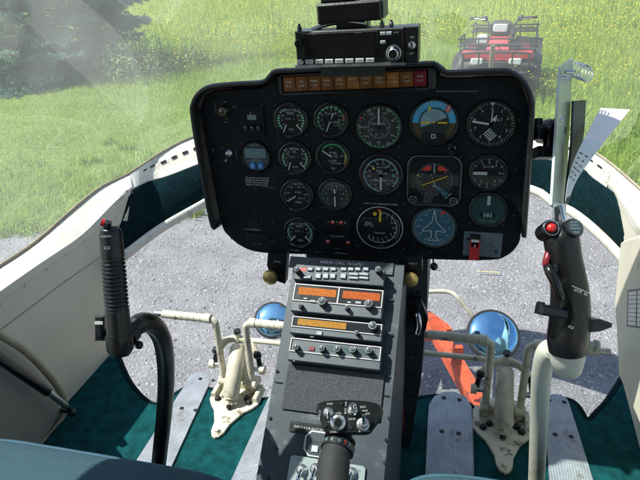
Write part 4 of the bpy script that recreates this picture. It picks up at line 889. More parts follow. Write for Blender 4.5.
# ================================================================== rudder pedals
def pedals(cx, cy, m, label, rod_dir):
    t = thing('rudder_pedals', label, 'pedals', (cx, cy, .835), 'rudder pedal assemblies')
    Z0 = .836; P = lambda x, y, z: Vector((cx + x, cy + y, z)); fl = Fr(P(0, 0, Z0), (1, 0, 0), (0, 1, 0), (0, 0, 1))
    pl = [(-.070, .02), (.070, .02), (.070, -.045), (.060, -.062), (.040, -.085), (.022, -.125), (.018, -.155), (.010, -.170), (0, -.175), (-.010, -.170), (-.018, -.155), (-.022, -.125), (-.040, -.085), (-.060, -.062), (-.070, -.045)]
    b = MB(); b.poly(fl, pl[::-1], 0, .007, m, ch=.002)
    for x in (-.060, .060): b.box(fl, x - .006, x + .006, -.04, .018, .007, .022, m, ch=.002)
    b.build('base_plate', t)
    for x, y in ((-.045, -.045), (.045, -.045), (0, -.158), (-.03, -.03), (.034, -.03)):
        b = MB(); f2 = fl.at(x, y, .007); b.lathe(f2, [(.010, 0), (.010, .003), (.0065, .0032), (.0065, .009), (.005, .010)], 'screw_dark' if y > -.1 else m, 6, smooth=False); b.build('bolt', t)
    b = MB(); p0, p1 = P(0, .03, .965), P(0, -.055, .872); d = (p1 - p0).normalized(); b.tube([p0 - d * .01, p0, p1, p1 + d * .006], [.016, .021, .023, .018], m, 22); b.tube([p1 + d * .004, p1 + d * .010], .0175, m, 18); b.build('cylinder', t)
    b = MB(); b.tube([p1 + d * .006, p1 + d * .024], .0115, m, 6, smooth=False); b.tube([p1 + d * .022, p1 + d * .034], .007, 'screw_dark', 12); b.box(Fr(p1 + d * .017, (1, 0, 0), Vector((1, 0, 0)).cross(d), d), -.020, .020, -.003, .003, -.003, .003, m); b.build('nut', t)
    b = MB(); b.box(fl, -.05, .05, .005, .045, .007, .03, m, ch=.004); b.tube([P(0, .035, .85), P(0, .03, .95)], .016, m, 14); b.build('pedestal', t)
    # yoke across the top
    b = MB(); q = [P(-.060, .02, .955), P(-.035, .035, .982), P(0, .04, .990), P(.035, .035, .982), P(.060, .02, .955)]; b.tube(cat_rom(q, 4), .011, m, 12, flat=.8); b.tube([P(0, .04, .98), P(0, .04, 1.012)], [.011, .008], m, 12); b.tube([P(0, .04, 1.010), P(0, .04, 1.018)], .0105, 'screw_dark', 6, smooth=False); b.build('yoke', t)
    for sx in (-1, 1):
        b = MB(); b.tube([P(sx * .060, .02, .956), P(sx * .066, .012, .925)], .007, 'screw_dark', 10); b.ball(P(sx * .060, .018, .958), .012, 'screw_dark', 10); b.tube([P(sx * .078, .008, .918), P(sx * .050, .008, .918)], .0075, 'steel', 8); b.tube([P(sx * .066, .008, .918), P(sx * .080, .008, .918)], .013, m, 12); b.build('link', t)
        x = sx * .044; ax_ = x - sx * .002; b = MB()
        b.tube(cat_rom([P(ax_, 0, .845), P(ax_, .004, .95), P(ax_, .006, 1.045), P(ax_ + sx * .004, .007, 1.064), P(ax_ + sx * .018, .007, 1.072)], 5), .0092, m, 14); b.tube([P(ax_ - .012, 0, .872), P(ax_ + .012, 0, .872)], .014, m, 14); b.build('pedal_arm', t)
        b = MB(); x0, x1 = ax_ + sx * .012, ax_ + sx * .152; b.tube([P(x0, .007, 1.072), P(x0 + (x1 - x0) * .12, .007, 1.072)], .0132, m, 16); b.tube([P(x0 + (x1 - x0) * .12, .007, 1.072), P(x1, .007, 1.072)], .0112, m, 16)
        for i in range(5): z = x0 + (x1 - x0) * (.22 + .13 * i); b.tube([P(z - .004, .007, 1.072), P(z + .004, .007, 1.072)], .0119, m, 16)
        b.tube([P(x1, .007, 1.072), P(x1 + sx * .022, .007, 1.072)], .0085, 'steel', 12); b.build('foot_bar', t)
    b = MB(); b.tube([P(0, .045, .985), P(rod_dir * .055, .045, .985), P(rod_dir * .24, .045, .985)], [.006, .0072, .0072], m, 12); b.build('control_rod', t)
    return t
pedals(-.553, 1.10, 'pedal_cream', 'cream painted rudder pedals in sunlight behind the ribbed control stick', 1)
pedals(.148, 1.125, 'pedal_cream', 'shaded greyish rudder pedals in front of the round mirror with the orange beam behind', -1)

# ================================================================== heel plates
def heel(pts, label):
    q = [PZ(x, y, .8405) for x, y in pts]; q = [(v.x, v.y) for v in q]
    if sum(a[0] * c[1] - c[0] * a[1] for a, c in zip(q, q[1:] + q[:1])) < 0: q = q[::-1]
    cx, cy = sum(p[0] for p in q) / len(q), sum(p[1] for p in q) / len(q)
    t = thing('heel_plate', label, 'floor plate', (cx, cy, .834), 'tread plates on the cabin floor')
    fr = Fr((0, 0, .834), (1, 0, 0), (0, 1, 0), (0, 0, 1)); b = MB(); b.poly(fr, q, 0, .0065, 'tread_plate', ch=.0015); o = b.build('plate', t)
    xs = [p[0] for p in q]; ys = [p[1] for p in q]; top = max(ys)
    for dx in (.25, .75):
        for dy in (.03, .15): b = MB(); b.screw(fr.at(min(xs) + (max(xs) - min(xs)) * (dx * .7 + .15), top - dy, .0066), 0, 0, .006, .0015); b.build('screw', t)
    return t
heel([(98, 520), (187, 381), (190, 375), (196, 371.5), (203, 372), (209, 376), (210, 382), (147, 520)], 'long tread plate beside the curved black stick tube')
heel([(213, 520), (268, 398), (272, 393), (282, 390), (293, 393), (296, 400), (266, 520)], 'bright tread plate squeezed between the sunlit pedals and the console')
heel([(423, 520), (427, 430), (429, 404), (434, 396), (443, 391.5), (455, 391.5), (466, 396), (471.5, 406), (473, 420), (475, 520)], 'full length tread plate between the console side and the shaded pedals')
heel([(553, 520), (543, 402), (546, 396), (553, 393.5), (561, 394), (567, 398), (570, 405), (606, 520)], 'tread plate partly covered by the pale stick tube')

# ================================================================== helicopter shell
heli = thing('helicopter', 'white helicopter cabin shell with clear windshield, dark teal carpet and pale door sills', 'helicopter', (-.3, .8, .80))
fo = [(115, 350), (121, 366), (129, 382), (142, 397), (156, 404), (175, 394), (190, 386), (215, 390), (240, 396), (262, 399), (285, 397), (330, 397), (405, 399), (430, 396), (455, 396), (474, 408), (482, 419), (505, 422), (528, 423), (545, 410), (560, 399), (571, 400), (579, 407), (588, 420), (600, 409), (610, 398), (625, 374), (634, 350)]
FZ = .834
fw = [PZ(x, y, FZ) for x, y in fo]
fl = [Vector((min(-1.02, fw[0].x), fw[0].y + .0, FZ))] + fw + [Vector((.50, fw[-1].y, FZ)), Vector((.50, -.6, FZ)), Vector((-1.05, -.6, FZ))]
b = MB(); b.prism([v - Vector((0, 0, .035)) for v in fl][::-1], fl[::-1], 'carpet_teal'); o = b.build('floor', heli)
# rolled carpet edge
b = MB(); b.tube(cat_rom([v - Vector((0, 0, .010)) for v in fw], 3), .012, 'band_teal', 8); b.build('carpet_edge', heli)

XW = -1.02
Lout = [PX(-60, 303, -1.09), PX(0, 267, -1.09), PX(37, 242, -1.09), PX(78, 206, -1.09), PX(103, 187, -1.09), PX(130, 174, -1.085)]
nose = [PZ(162, 153, 1.283), PZ(190, 139, 1.29), Vector((-.93, 2.24, 1.29)), Vector((-.70, 2.42, 1.29)), Vector((-.3, 2.50, 1.29)), Vector((.06, 2.40, 1.29)), Vector((.24, 2.25, 1.29)), PZ(560, 135, 1.30), PZ(575, 142, 1.30), PZ(591, 151, 1.30)]
Rout = [PZ(611, 165, 1.30), PZ(640, 190, 1.30), PZ(690, 233, 1.30)]
loop = cat_rom([Vector((-1.09, .25, 1.25))] + Lout + nose + Rout + [Vector((.55, .25, 1.3))], 4)
# left wall
lin = [Vector((XW, .25, 1.25)), PX(-60, 337, XW), PX(16, 279, XW), PX(81, 236, XW), PX(125, 191, XW), PX(131, 188, XW)]
wl = [PX(131, 189, XW), PX(129, 210, XW), PX(125, 236, XW), PX(119, 300, XW), PX(115, 350, XW), Vector((XW, .25, FZ))]
def solid_poly(b_, pts, t, m):
    t = Vector(t); b_.prism([p + t for p in pts], pts, m)
b = MB(); wall = [Vector((XW, .25, 1.25))] + lin[1:] + wl[1:]
solid_poly(b, wall, (-.03, 0, 0), 'wall_beige'); b.build('side_wall', heli)
b = MB(); A = cat_rom([Vector((-1.09, .25, 1.25))] + Lout, 4); Bq = cat_rom([p + Vector((.003, 0, .003)) for p in [Vector((XW, .25, 1.25)), PX(-60, 337, XW), PX(0, 292, XW), PX(40, 264, XW), PX(81, 236, XW), PX(110, 207, XW), PX(131, 187.5, XW)]], 4)
b.slab(A, Bq, (0, 0, -.02), 'white_paint'); b.build('door_sill', heli)
b = MB(); b.screw(Fr(PX(127, 192, XW + .001), (0, 1, 0), (0, 0, 1), (1, 0, 0)), 0, 0, .007, .002)
for i in range(9): b.cyl(Fr(Vector((XW, .72 + .082 * i, 1.222)), (0, 1, 0), (0, 0, 1), (1, 0, 0)), .0042, .0002, .0018, 'wall_beige', 10, ch=.001)
for i in range(4): b.cyl(Fr(PX(127 - i * 2.6, 214 + i * 34, XW), (0, 1, 0), (0, 0, 1), (1, 0, 0)).at(-.012, 0), .0042, .0002, .0018, 'wall_beige', 10, ch=.001)

# faint pressed seam on the wall
b.strip([PX(0, 330, XW + .0015), PX(60, 285, XW + .0015), PX(110, 250, XW + .0015)], [PX(0, 331.2, XW + .0015), PX(60, 286, XW + .0015), PX(110, 250.8, XW + .0015)], 'trim_tan'); b.build('wall_trim', heli)
# glass edging all round
b = MB(); b.tube([p + Vector((0, 0, .004)) for p in loop], .0045, 'trim_tan', 8, flat=.8); b.build('glass_edging', heli)
# nose flange with slots
nb = [PX(131, 189, XW + .002), PZ(147, 181, 1.24), PZ(165, 176.5, 1.235), PZ(200, 163, 1.235), Vector((-.86, 2.07, 1.235)), Vector((-.66, 2.22, 1.235)), Vector((-.3, 2.30, 1.235)), Vector((0.02, 2.22, 1.235)), Vector((.2, 2.08, 1.235)), PZ(575, 164, 1.24), PZ(592, 176, 1.245), PZ(607, 186.5, 1.25)]
nt_ = [PX(130, 174.5, -1.08)] + nose + [PZ(611, 165.5, 1.299)]
def resample(pts, n):
    P = [Vector(p) for p in pts]; d = [0]
    for a, c in zip(P, P[1:]): d.append(d[-1] + (c - a).length)
    out = []
    for i in range(n):
        s = d[-1] * i / (n - 1); k = 0
        while k < len(d) - 2 and d[k + 1] < s: k += 1
        out.append(P[k].lerp(P[k + 1], (s - d[k]) / max(1e-9, d[k + 1] - d[k])))
    return out
NA, NB = resample(cat_rom(nt_, 5), 70), resample(cat_rom(nb, 5), 70)
b = MB(); b.slab(NA, NB, (0, 0, -.012), 'white_paint', True); b.build('nose_frame', heli)
# slotted strip riding on the flange
def on_flange(t, s):   # t along, s from lower edge (0) to upper (1)
    x = t * 69; i = min(68, int(x)); f_ = x - i
    return NB[i].lerp(NB[i + 1], f_).lerp(NA[i].lerp(NA[i + 1], f_), s) + Vector((0, -.001, .004))
for t0, t1 in ((.045, .21), (.79, .985)):
    b = MB(); n_ = 16; S0 = [on_flange(t0 + (t1 - t0) * i / n_, .12) + Vector((0, 0, -.006)) for i in range(n_ + 1)]; S1 = [on_flange(t0 + (t1 - t0) * i / n_, .60) for i in range(n_ + 1)]
    b.slab(S1, S0, (0, 0, -.004), 'cream_paint'); g = b.build('trim_strip', heli)
    b = MB()
    for i in range(7):
        ta = t0 + (t1 - t0) * (i + .25) / 7; tb_ = t0 + (t1 - t0) * (i + .75) / 7
        e = Vector((0, -.002, .003)); b.strip([on_flange(ta, .56) + e, on_flange(tb_, .56) + e], [on_flange(ta, .47) + e, on_flange(tb_, .47) + e], 'black_hole')
    b.build('slot', g)
# teal lining between flange and lower ring
ring = cat_rom([PZ(112, 266, 1.12), PZ(128, 253, 1.12), PZ(160, 229, 1.12), PZ(203, 204, 1.12), Vector((-.84, 1.98, 1.12)), Vector((-.62, 2.13, 1.12)), Vector((-.3, 2.20, 1.12)), Vector((0, 2.13, 1.12)), PZ(530, 189, 1.12), PZ(552, 202, 1.12), PZ(575, 214, 1.12), PZ(600, 235, 1.12), PZ(623, 259, 1.12), PZ(632, 270, 1.12)], 5)
RA = resample(ring, 60)
LB = resample(cat_rom(nb + [PX(616, 197, .451), PX(623, 233, .451)], 5), 60)
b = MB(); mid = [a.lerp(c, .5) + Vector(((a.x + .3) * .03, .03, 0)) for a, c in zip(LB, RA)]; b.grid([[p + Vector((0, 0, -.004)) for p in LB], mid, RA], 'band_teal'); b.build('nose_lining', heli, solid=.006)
b = MB(); b.tube([p for p in RA], .0165, 'white_paint', 12, flat=.75); b.build('window_ring', heli)
# right wall, sill, post box
XR_ = .455
wr = [PX(609, 183, XR_), PX(616, 197, XR_), PX(623, 233, XR_), PX(627, 262, XR_), PX(630, 320, XR_), PX(622, 379, XR_), Vector((XR_, 1.0, FZ)), Vector((XR_, .25, FZ)), Vector((XR_, .25, 1.26))]
b = MB(); solid_poly(b, wr, (.03, 0, 0), 'wall_beige'); b.build('side_wall', heli)
b = MB(); A = resample(cat_rom([PZ(606, 162, 1.30), PZ(611, 165, 1.30), PZ(640, 190, 1.30), PZ(690, 233, 1.30), Vector((.55, .25, 1.3))], 5), 20); Bq = resample(cat_rom([PZ(606, 181, 1.262), PX(609, 183, XR_ - .002), Vector((XR_ - .002, 1.4, 1.262)), Vector((XR_ - .002, 1.0, 1.262)), Vector((XR_ - .002, .25, 1.262))], 5), 20)
b.slab(A, Bq, (0, 0, -.02), 'white_paint'); b.build('door_sill', heli)
b = MB(); Xp = .40; ob = [(624, 241), (640, 235), (700, 228), (700, 520), (650, 440), (640, 417), (622, 377), (619.5, 326), (617.5, 303)]
q0 = [PX(x, y, Xp) for x, y in ob]; q1 = [p + Vector((.05, 0, 0)) for p in q0]
cx = sum((p for p in q0), Vector()) / len(q0); q2 = [p + (cx - p).normalized() * .008 + Vector((-.008, 0, 0)) for p in q0]
b.prism(q1, q0, 'wall_beige', caps=(1, 0)); b.prism(q0, q2, 'wall_beige', caps=(0, 1)); post = b.build('door_post', heli)
b = MB(); px_ = [PX(x, y, Xp - .0085) for x, y in ((627.5, 290), (660, 286), (660, 331), (626.5, 326.5))]
solid_poly(b, [p for p in px_], (.001, 0, 0), 'black_plastic')
lp = lambda a, c: px_[0].lerp(px_[1], a).lerp(px_[3].lerp(px_[2], a), c) + Vector((-.001, 0, 0))
for i in range(8):
    for a0_, a1_ in ((.06, .33), (.36, .63), (.66, .95)):
        c0, c1 = .06 + i * .113, .06 + i * .113 + .095; b.add([lp(a0_, c0), lp(a1_, c0), lp(a1_, c1), lp(a0_, c1)], [(0, 1, 2, 3)], 'placard_white')
b.build('placard', post)
b = MB(); fr = Fr(PX(638, 266, Xp - .009), (PX(641, 266, Xp) - PX(638, 266, Xp)), (PX(638, 262, Xp) - PX(638, 266, Xp)), (-1, 0, 0)); b.text('1', fr, 0, 0, .016, 'black_plastic', .0005); b.build('lettering', post)
# chin glass
ff = resample(cat_rom([v - Vector((0, 0, .02)) for v in fw], 3), 40); rg = resample(RA, 40); rows = []
for s in (0, .2, .4, .6, .8, 1):
    bul = math.sin(math.pi * s); rows.append([a.lerp(c, s) + Vector(((a.x + .3) * .10 * bul, .16 * bul, -.09 * bul)) for a, c in zip(rg, ff)])
b = MB(); b.grid(rows, 'chin_glass'); b.build('chin_window', heli)
b = MB(); b.tube([RA[30] + Vector((0, 0, -.01)), Vector((-.22, 2.0, .86)), Vector((-.2, 1.3, .76))], .02, 'white_paint', 10); b.build('keel_beam', heli)
# windshield
n_ = 49; low = resample([p + Vector((0, 0, .010)) for p in loop], n_)
RZ = 2.25
roof = resample(cat_rom([Vector((-1.08, .05, 2.10)), Vector((-1.0, .56, 2.14)), Vector((-.88, .84, 2.20)), Vector((-.66, 1.0, RZ)), Vector((-.3, 1.04, RZ + .02)), Vector((-.02, .95, RZ)), Vector((.28, .80, 2.20)), Vector((.40, .56, 2.14)), Vector((.48, .05, 2.10))], 6), n_)
rows = []
for i in range(15):
    t = i / 14; row = []
    for a, c in zip(low, roof):
        ctl = Vector((a.x * .70 + c.x * .30, a.y * .86 + c.y * .14, c.z - .30)); row.append(a * (1 - t) ** 2 + ctl * 2 * t * (1 - t) + c * t * t)
    rows.append(row)
b = MB(); b.grid(rows, 'windshield_glass'); b.build('windshield', heli)
# unseen roof, shaped for the shade it throws: brow over the windshield, side rails, centre beam, aft roof; two skylights between them
up = lambda x: RZ - .13 * max(0, (abs(x + .3) - .45) / .35)
b = MB()
xs = [-1.10 + 1.6 * i / 20 for i in range(21)]
fr_ = [min(roof, key=lambda p, x=x: abs(p.x - x)) for x in xs]
ry = lambda x: .708 + .117 * min(1, max(0, (x + .60) / .16))  # brow's rear edge bent to place its shadow on console, panel and floor
fy = [max(ry(x) + .01, p.y) for x, p in zip(xs, fr_)]
b.slab([Vector((x, y, up(x) + .002)) for x, y in zip(xs, fy)], [Vector((x, ry(x), up(x) + .002)) for x in xs], (0, 0, .05), 'roof_lining', True)
b.slab([Vector((x, .20, up(x) + .002)) for x in xs], [Vector((x, -1.0, up(x) + .002)) for x in xs], (0, 0, .05), 'roof_lining', True)
for xa, xb in ((-1.10, -.93), (-.19, -.12), (.33, .50)):  # left rail added as a shade bar over the seat
    b.slab([Vector((xa, ry(xa) - .001, up(xa))), Vector((xb, ry(xb) - .001, up(xb)))], [Vector((xa, .201, up(xa))), Vector((xb, .201, up(xb)))], (0, 0, .05), 'roof_lining')
b.build('roof', heli)
for xa, xb in ((-.93, -.19), (-.12, .33)):
    b = MB(); gx_ = [xa + .002 + (xb - xa - .004) * i / 12 for i in range(13)]; b.slab([Vector((x, ry(x) - .003, up(x) + .02)) for x in gx_], [Vector((x, .203, up(x) + .02)) for x in gx_], (0, 0, .004), 'skylight_glass'); b.build('skylight', heli)
b = MB(); b.tube(cat_rom(roof, 2), .022, 'white_paint', 10); b.build('roof_bow', heli)
b = MB(); fr = Fr((-.3, -1.0, 0), (1, 0, 0), (0, 0, 1), (0, -1, 0)); b.poly(fr, [(-.80, .84), (.80, .84), (.8, 1.4), (.78, 2.08), (.5, 2.22), (-.5, 2.22), (-.78, 2.08), (-.8, 1.4)], 0, .05, 'shell_dark'); b.build('bulkhead', heli)
for sx, x0, x1 in ((-1, -1.06, -1.06), (1, .50, .46)):
    b = MB(); b.tube(cat_rom([Vector((x0, .22, 1.25)), Vector((x0 * .97 + x1 * .03, .18, 1.7)), Vector((x1, .05, 2.10))], 6), .03, 'white_paint', 12); b.build('door_pillar', heli)
# door with grey pad, seal and gas strut
door = None
XD = -1.0
b = MB(); pad = cr2([(-30, 330), (0, 344), (22, 362), (42, 383), (54, 399), (58, 412), (52, 424), (38, 444), (20, 470), (-30, 520)], 4); q0 = [PX(x, y, XD) for x, y in pad]; cx = sum(q0, Vector()) / len(q0)
q2 = [p + (cx - p).normalized() * .012 + Vector((.014, 0, 0)) for p in q0]; b.prism([p - Vector((.018, 0, 0)) for p in q0], q0, 'pad_grey', caps=(1, 0)); b.prism(q0, q2, 'pad_grey', True, caps=(0, 1)); dp = b.build('door_pad', heli)
b = MB(); sl = [(-20, 322), (0, 335), (26, 352), (46, 372), (59, 389), (64.5, 404), (62, 418), (50, 434), (37, 447), (20, 475)]; b.tube(cat_rom([PX(x, y, XD + .004) for x, y in sl], 5), .009, 'trim_tan', 10); b.build('door_seal', heli)
t = thing('gas_strut', 'black gas strut with silver rod end across the grey door pad', 'gas strut', tuple(PX(73, 413, -.95)))
p0, p1, p2, p3 = PX(-25, 342, -.965), PX(47.5, 391.5, -.955), PX(66, 406, -.952), PX(72.5, 412.5, -.95)
b = MB(); b.tube([p0, p1], .0125, 'black_gloss', 16); b.build('cylinder', t)
b = MB(); b.tube([p1, p2], .0085, 'steel', 14); b.build('rod', t)
b = MB(); b.tube([p2, p3], .005, 'screw_dark', 10); b.ball(p3, .011, 'screw_dark', 12); b.tube([p3, p3 + Vector((-.06, 0, 0))], .005, 'screw_dark', 8); b.build('ball_joint', t)

# ================================================================== seats
def seat(x0, x1, y0, y1, z0, z1, label):
    t = thing('pilot_seat', label, 'seat', ((x0 + x1) / 2, (y0 + y1) / 2, FZ), 'cabin seats')
    c = Vector(((x0 + x1) / 2, (y0 + y1) / 2, (z0 + z1) / 2)); a, bb, cc = (x1 - x0) / 2, (y1 - y0) / 2, (z1 - z0) / 2
    sg = lambda v, e: math.copysign(abs(v) ** e, v)
    b = MB(); rows = []; N1, N2 = 26, 64
    for i in range(N1 + 1):
        ph = -math.pi / 2 + math.pi * i / N1; row = []
        for k in range(N2 + 1):
            th = 2 * math.pi * k / N2; x = sg(math.cos(ph), .55) * sg(math.cos(th), .28); y = sg(math.cos(ph), .55) * sg(math.sin(th), .28); z = sg(math.sin(ph), .55)
            z += .05 * (1 - x * x) * (1 - y * y) * (1 if z > 0 else 0); row.append(c + Vector((x * a, y * bb, z * cc)))
        rows.append(row)
    b.grid(rows, 'seat_fabric'); b.build('cushion', t)
    b = MB(); pts = []
    for k in range(N2 + 1):
        th = 2 * math.pi * k / N2; pts.append(c + Vector((sg(math.cos(th), .28) * a * .985, sg(math.sin(th), .28) * bb * .985, cc * .42)))
    b.tube(pts, .006, 'seat_piping', 8); b.build('piping', t)
    fr = Fr((0, 0, 0), (1, 0, 0), (0, 1, 0), (0, 0, 1)); b = MB(); b.box(fr, x0 + .06, x1 - .06, y0, y1 - .10, FZ + .002, z0 + .03, 'shell_dark', ch=.01); b.build('seat_base', t)
seat(-.90, -.285, -.02, .60, 1.01, 1.170, 'blue fabric seat cushion with a sunlit patch behind the curved black stick')
seat(-.075, .50, -.02, .655, 1.03, 1.200, 'blue fabric seat cushion just peeking in beside the console bottom')

# ================================================================== round mirrors below the nose
def mirror(px, py, zc, rp, label, arm, glare=1.0):
    c = PD(px, py, zc); r = rp * zc / F
    t = thing('cargo_mirror', label, 'mirror', tuple(c), 'round mirrors outside the chin windows')
    n = (-_f + Vector((0, 0, 1)) * .75).normalized(); y = (Vector((0, 0, 1)) - n * n.z).normalized(); fr = Fr(c, y.cross(n), y, n)
    b = MB(); b.lathe(fr, [(r * .3, -.03), (r * .95, -.018), (r * 1.0, -.004), (r * 1.0, .004), (r * .96, .008), (r * .90, .006)], 'black_rubber', 40, cap0=True, cap1=False); b.build('housing', t)
    b = MB(); b.lathe(fr, [(r * .92 * math.cos(a), .004 + r * .26 * math.sin(a)) for a in [math.pi / 2 * i / 10 for i in range(11)]], 'mirror_sky_tint', 40, cap1=False); b.build('mirror_glass', t)  # sky reflection helped by the blue tint of the metal
    b = MB(); b.tube(cat_rom([PD(*q) for q in arm] + [c - n * .02], 5), .0075, 'pedal_grey', 12); b.tube([PD(arm[0][0] + 5, arm[0][1] - 5, arm[0][2]), PD(arm[0][0] + 5, arm[0][1] + 3, arm[0][2])], .004, 'pedal_grey', 8); b.build('arm', t)
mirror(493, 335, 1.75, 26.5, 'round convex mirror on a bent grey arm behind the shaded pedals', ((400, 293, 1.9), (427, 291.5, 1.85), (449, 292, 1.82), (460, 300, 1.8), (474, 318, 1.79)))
mirror(273, 320, 1.95, 19, 'round mirror tinted sky blue half hidden by the console edge', ((330, 292, 1.98), (310, 292, 1.98), (295, 300, 1.98)))

# ================================================================== clip board with cards and mount
t = thing('checklist_board', 'upright metal board with wire rings clamped beside the instrument panel', 'clip board', tuple(PD(556, 222, .92)))
q = [PD(560.5, 67, .93), PD(573, 57.5, 1.0), PD(565, 218, .955), PD(552, 205, .90)]
nn = (q[1] - q[0]).cross(q[3] - q[0]).normalized()
b = MB(); solid_poly(b, q, nn * .004, 'alu_plate'); b.build('plate', t)
for i in range(4):
    c = PD(576 + i * 3.2, 70 + i * 1.0, 1.0 - i * .002); b = MB(); pth = [c + (_r * math.cos(a) * .012 + _u * math.sin(a) * .016 + _f * (.004 * math.sin(a))) for a in [2 * math.pi * k / 20 for k in range(20)]]; b.tube(pth + [pth[0]], .0013, 'chrome', 6); b.build('ring', t)
for x, y in ((562, 78), (570, 72), (559, 120), (555, 200)):
    b = MB(); p = PD(x, y, .935); b.tube([p - _r * .008, p + _r * .006], .0035, 'steel', 8); b.build('rivet', t)
b = MB(); q = [PD(553, 204, .895), PD(563, 206, .93), PD(562, 224, .93), PD(552, 219, .895)]; solid_poly(b, q, (.006, .006, 0), 'steel'); b.tube([PD(561, 205, .91), PD(564, 221, .91)], .004, 'chrome', 8); b.tube([PD(556, 207, .89), PD(557, 222, .89)], .003, 'screw_dark', 8); b.build('latch', t)
b = MB(); p = PD(549, 131, .96); b.ball(p, .021, 'black_gloss', 18, (1.05, 1, 1)); b.tube([PD(533, 131, .95), p, PD(562, 132, .965)], [.012, .017, .012], 'black_plastic', 16); b.tube([PD(538, 119, .95), PD(538, 140, .95)], .008, 'black_plastic', 12); b.box(Fr(PD(547, 152, .95), _r, _u, -_f), -.018, .020, -.010, .009, -.02, .012, 'black_plastic', ch=.003); b.tube([p, PD(548, 150, .95)], .009, 'black_plastic', 10); b.build('ball_mount', t)
# dark folded card
b = MB(); A = [PD(571.5, 101, .965), PD(570, 140, .95), PD(566, 178, .935), PD(563.5, 203, .925)]; Bq = [PD(584, 100, 1.02), PD(581, 140, .99), PD(572, 178, .955), PD(566, 204, .935)]; b.slab(cat_rom(A, 4), cat_rom(Bq, 4), _r * .004, 'card_green', True)
b.build('checklist_card', label='dark folded card tucked between the metal board and the white page', cat='card')
t = thing('paper_page', 'white printed page fanning out from the metal board over the grass', 'page', tuple(PD(566, 204, .93)))
A = cat_rom([PD(565, 204, .925), PD(570, 172, .925), PD(582, 143, .93), PD(601, 108, 1.05)], 6); Bq = cat_rom([PD(567.5, 205, .94), PD(577, 180, .945), PD(598, 150, .945), PD(630, 109.5, 1.05)], 6)
b = MB(); n_ = len(A); k = int(n_ * .72); b.slab(A[:k + 1], Bq[:k + 1], _f * .0012, 'paper_shade', True); b.slab(A[k:], Bq[k:], _f * .0012, 'paper', True); b.build('sheet', t)  # lower part of the sheet has its shade painted in
b = MB()
for i in range(5, int(n_ * .62), 1):
    for s0, s1, m in ((.12, .46, 'console_grey'), (.52, .86, 'console_grey')):
        e = -_f * .0008 ; a0, a1 = A[i].lerp(A[i + 1], .3), A[i].lerp(A[i + 1], .5); c0, c1 = Bq[i].lerp(Bq[i + 1], .3), Bq[i].lerp(Bq[i + 1], .5)
        s1 = s0 + (s1 - s0) * rnd.uniform(.5, 1); b.add([a0.lerp(c0, s0) + e, a0.lerp(c0, s1) + e, a1.lerp(c1, s1) + e, a1.lerp(c1, s0) + e], [(0, 1, 2, 3)], m)
b.build('printed_line', t)
# ================================================================== outside: ground
def edge_y(x): return 3.52 + .16 / (1 + math.exp((x + 3.1) * 4)) + .33 * (x + 3.6) + .10 * math.sin(x * 2.3) + .06 * math.sin(x * 6.1 + 1)
def edge_np(x): return 3.52 + .16 / (1 + np.exp((x + 3.1) * 4)) + .33 * (x + 3.6) + .10 * np.sin(x * 2.3) + .06 * np.sin(x * 6.1 + 1)
b = MB(); S = 400; b.add([(-S, -S, 0), (S, -S, 0), (S, S, 0), (-S, S, 0)], [(0, 1, 2, 3)], 'turf'); b.build('ground', kind='structure')
b = MB(); xs = [-14 + 28 * i / 140 for i in range(141)]; b.add([Vector((x, edge_y(x), .004)) for x in xs] + [Vector((x, -8, .004)) for x in xs], [(141 + i, 142 + i, i + 1, i) for i in range(140)], 'gravel_bed'); b.build('gravel_pad', kind='structure')
# loose stones
bm = bmesh.new(); bmesh.ops.create_icosphere(bm, subdivisions=1, radius=1); bv = np.array([v.co[:] for v in bm.verts]); bf = np.array([[v.index for v in f.verts] for f in bm.faces]); bm.free()
def stones(n, x0, x1, y0, y1, s0, s1):
    x = rng.uniform(x0, x1, n); y = rng.uniform(y0, y1, n); k = y < edge_np(x) + rng.normal(0, .10, n); x, y = x[k], y[k]; n = len(x)
    s = rng.uniform(s0, s1, n) * (1 + .5 * (rng.random(n) > .9)); sq = rng.uniform(.6, 1.15, (n, 3)); sq[:, 2] *= .6; a = rng.uniform(0, 6.28, n); tl = rng.normal(0, .3, n)
    jit = 1 + rng.uniform(-.28, .28, (n, 12, 1)); V = bv[None] * jit * sq[:, None, :] * s[:, None, None]
    c, d = np.cos(tl)[:, None], np.sin(tl)[:, None]; Y2 = V[..., 1] * c - V[..., 2] * d; Z2 = V[..., 1] * d + V[..., 2] * c
    c, d = np.cos(a)[:, None], np.sin(a)[:, None]; X3 = V[..., 0] * c - Y2 * d; Y3 = V[..., 0] * d + Y2 * c
    P = np.stack([X3 + x[:, None], Y3 + y[:, None], Z2 + (s * .22)[:, None]], -1)
    T = bf[None] + (np.arange(n) * 12)[:, None, None]; return P.reshape(-1, 3), T.reshape(-1, 3)
V, T = stones(115000, -4.3, 1.8, .95, 5.3, .0038, .0092)
np_mesh('gravel', V, T, ['stone'], kind='stuff', label='pale grey gravel under the helicopter nose')

